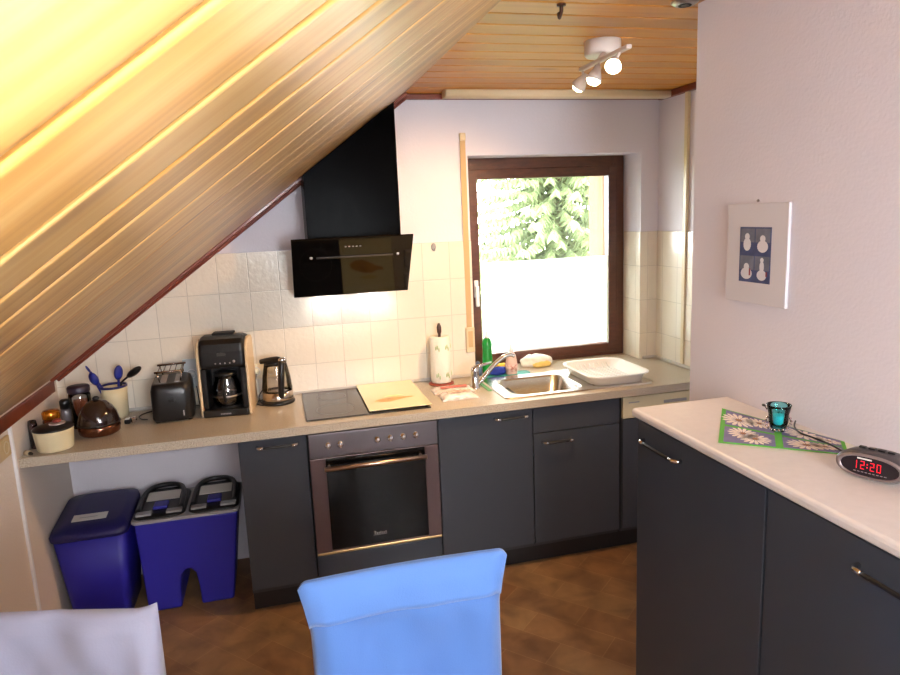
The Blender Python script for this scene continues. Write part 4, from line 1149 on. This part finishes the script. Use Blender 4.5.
# ------------------------------------------------------------------ chairs with cloth covers
def cover(mbname, parent, m, W, z0, z1, th, seed, flare=.012, amp=.004, corner=.03, sag=0, tipR=0):
    """fabric sleeve over the backrest: front and rear sheets joined at the edges"""
    nx, nz = 56, 60; rd = random.Random(seed)
    ph = [rd.uniform(0, 6.3) for _ in range(8)]
    k = MB()
    def pt(u, v, side):
        # u 0..1 across, v 0..1 up
        x = (u-.5)*W*.93+(u-.5)*2*flare*max(0, (v-.80)/.20)**1.3
        zt_ = z1 - sag*math.sin(PI*u) + tipR*max(0, (u-.9)/.1)**1.5 - (.016*max(0, (abs(2*u-1)-.92)/.08)**2.2 if not tipR else 0)
        z = z0+(zt_-z0)*v
        e = min(1, 12*min(u, 1-u))**.5*min(1, 14*(1-v))**.5
        fold = (amp if v > .84 else amp*(1+1.8*min(1, (.84-v)/.05)) if not tipR else amp)*(math.sin(9*x/W+6*v+ph[0])+.8*math.sin(16*x/W-9*v+ph[1])+.6*math.sin(4*x/W+13*v+ph[2])+.4*math.sin(27*x/W+11*v+ph[3]))*(1.25-.7*v)
        y = side*(th/2)*e + fold*e
        return (x, y, z)
    for side in (-1, 1):
        o_ = len(k.v)
        for j_ in range(nz+1):
            for i in range(nx+1): k.v.append(pt(i/nx, j_/nz, side))
        for j_ in range(nz):
            for i in range(nx):
                a_ = o_+j_*(nx+1)+i; k.f.append((a_, a_+1, a_+nx+2, a_+nx+1)); k.sm.append(True)
    return k.build(mbname, m, parent, local=True), pt
def chair(label, loc, rot, W, z1, m, seed, band=None, **kw):
    t = thing('dining_chair', label, 'chair', loc, rot)
    cv_, pt = cover('backrest_cover', t, m, W, .42, z1, .05, seed, **kw)
    if band:
        k = MB(); nx = 56
        for s_ in (0, 1):
            for j_ in range(9):
                for i in range(nx+1):
                    v = band+(.996-band)*j_/8
                    x, y, z = pt(i/nx, v, -1); k.v.append((x*1.003, y-.0035-(.0 if s_ else .0), z+.0005) if s_ == 0 else (x*1.003, y-.0008, z+.0005))
        for s_ in (0, 1):
            o_ = s_*9*(nx+1)
            for j_ in range(8):
                for i in range(nx):
                    a_ = o_+j_*(nx+1)+i; k.f.append((a_, a_+1, a_+nx+2, a_+nx+1)); k.sm.append(True)
        o_ = 9*(nx+1)
        for i in range(nx):
            k.f.append((i, i+1, o_+i+1, o_+i)); k.sm.append(False)
            a_ = 8*(nx+1)+i; k.f.append((a_, a_+1, o_+a_+1, o_+a_)); k.sm.append(False)
        k.build('cover_band', BLUEC2, cv_, local=True)
    MB().box(-W/2+.02, W/2-.02, -.43, .0, .42, .46).build('seat', m, t, bevel=.012, local=True)
    for sx_ in (-1, 1):
        x = sx_*(W/2-.04)
        MB().box(x-.018, x+.018, -.42, -.384, 0, .42).build('leg', WOODL, t, bevel=.004, local=True)
        MB().box(x-.018, x+.018, -.02, .016, 0, .419).build('leg', WOODL, t, bevel=.004, local=True)
    k = MB().box(-W/2+.04, W/2-.04, -.41, -.39, .34, .40); k.box(-W/2+.04, W/2-.04, -.01, .01, .34, .40)
    k.build('seat_rail', WOODL, t, local=True)
    return t
chair('dining chair with a bright blue cloth cover and a folded top band, in the foreground', (.148, -1.6, 0), math.radians(0), .465, 1.022, BLUEC, 5, band=.835, amp=.0036, flare=.020, sag=-.006)
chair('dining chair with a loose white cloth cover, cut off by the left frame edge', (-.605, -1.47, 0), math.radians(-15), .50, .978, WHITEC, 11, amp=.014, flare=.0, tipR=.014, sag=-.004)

# ------------------------------------------------------------------ outside: conifers
def conifer(label, c, H, R, seed, m, name='conifer'):
    t = thing(name, label, 'tree', c); rd = random.Random(seed)
    MB().tube([(c[0], c[1], c[2]), (c[0]+.05, c[1], c[2]+H*.5), (c[0], c[1], c[2]+H)], [.16, .1, .02], 8).build('trunk', mat('bark', hx(96, 70, 52), .9, var=.3), t)
    k = MB()
    z = .5
    while z < H-.1:
        L = R*(1-z/H)**.85+.1
        nb = 17
        a0 = rd.uniform(0, 6.28)
        for b_ in range(nb):
            a = a0+2*PI*b_/nb+rd.uniform(-.15, .15); l = L*rd.uniform(.75, 1.1)
            dx, dy = math.cos(a), math.sin(a)
            n_ = max(4, int(l/.10))
            for i in range(1, n_+1):
                s_ = i/n_; r_ = l*s_
                px_, py_, pz_ = c[0]+dx*r_, c[1]+dy*r_, c[2]+z-.35*l*s_**1.4+.18*l*s_**3+rd.uniform(-.03, .03)
                w_ = .26*(1-s_*.55)
                for side in (-1, 1):
                    th = a+side*rd.uniform(.6, 1.1)
                    tipx, tipy = px_+math.cos(th)*w_, py_+math.sin(th)*w_
                    o_ = len(k.v); q_ = .05
                    k.v += [(px_-dy*q_, py_+dx*q_, pz_), (px_+dy*q_, py_-dx*q_, pz_), (tipx, tipy, pz_-.07-rd.uniform(0, .08)), (px_+dx*.05, py_+dy*.05, pz_+.05)]
                    k.f += [(o_, o_+1, o_+2), (o_, o_+2, o_+3), (o_+1, o_+3, o_+2)]; k.sm += [False]*3
        z += .21
    k.build('foliage', m, t, merge=False)
FOL = mat('spruce_needles', hx(84, 100, 56), .8, var=.5, vscale=3, tint=hx(116, 130, 82))
conifer('tall green spruce standing outside the window, right of centre', (5.1, 9.0, -2.0), 9.5, 2.5, 4, FOL)
conifer('smaller pale spruce beyond the window, left of the tall one', (4.3, 15.5, -2.0), 5.0, 1.3, 8, FOL)
struct('trim_8', MB().box(-30, 40, 2.0, 60, -2.2, -2.0), mat('lawn', hx(120, 140, 80), .95, var=.3, vscale=2))

# ------------------------------------------------------------------ light
def light(name, kind, loc, energy, col=(1, 1, 1), direction=None, **kw):
    l = bpy.data.lights.new(name, kind); l.energy = energy; l.color = col
    for a_, v in kw.items(): setattr(l, a_, v)
    o = bpy.data.objects.new(name, l); C.objects.link(o); o.location = loc
    if direction is not None: o.rotation_euler = Vector(direction).to_track_quat('-Z', 'Y').to_euler()
    return o
for i, (p, d) in enumerate(spots):
    light('spot_lamp', 'SPOT', p, (95, 36, 16)[i], (1, .62, .30), d, spot_size=math.radians(110), spot_blend=.9, shadow_soft_size=.025)
for x in (.17, .40):
    light('hood_light', 'SPOT', (x, .53, 1.432), 2.6, (1, .95, .88), (0, .12, -1), spot_size=math.radians(150), spot_blend=.6, shadow_soft_size=.025)
light('window_daylight', 'AREA', (.675, YREAR+.02, 1.62), 36, (.86, .91, 1), (0, 1, -.08), shape='RECTANGLE', size=.9, size_y=.9)
light('portal', 'AREA', ((WX0+WX1)/2, YO+.09, 1.48), 1, (1, 1, 1), (0, -1, 0), shape='RECTANGLE', size=1.02, size_y=1.2).data.cycles.is_portal = True

W = bpy.data.worlds.new('World'); S.world = W; W.use_nodes = True
nt = W.node_tree; bgd = nt.nodes['Background']
bgd.inputs[0].default_value = (.92, .97, 1, 1); bgd.inputs[1].default_value = 32.0

# ------------------------------------------------------------------ camera
yaw, pitch, roll, fpx = 0.24778, 0.17938, -0.04257, 678.1
fw = Vector((math.sin(yaw)*math.cos(pitch), math.cos(yaw)*math.cos(pitch), -math.sin(pitch)))
r = Vector((math.cos(yaw), -math.sin(yaw), 0)); u = r.cross(fw)
c_, s_ = math.cos(roll), math.sin(roll)
Rr = c_*r+s_*u; Uu = -s_*r+c_*u
cd = bpy.data.cameras.new('camera'); cam = bpy.data.objects.new('camera', cd); C.objects.link(cam)
M3 = Matrix((Rr, Uu, -fw)).transposed()
cam.matrix_world = Matrix.Translation((-.0769, -2.9785, 1.7802)) @ M3.to_4x4()
cd.sensor_fit = 'HORIZONTAL'; cd.sensor_width = 36; cd.lens = 36*fpx/900; cd.clip_start = .01
S.camera = cam
# the camera's own flash, just beside the lens
fl = light('camera_flash', 'AREA', tuple(cam.matrix_world.translation - Rr*.035 + Uu*.03 + fw*.01), 14.0, (.96, .97, 1), fw, shape='RECTANGLE', size=.03, size_y=.02)

S.view_settings.view_transform = 'Standard'
S.view_settings.look = 'None'
S.view_settings.exposure = -.12
S.view_settings.gamma = 1
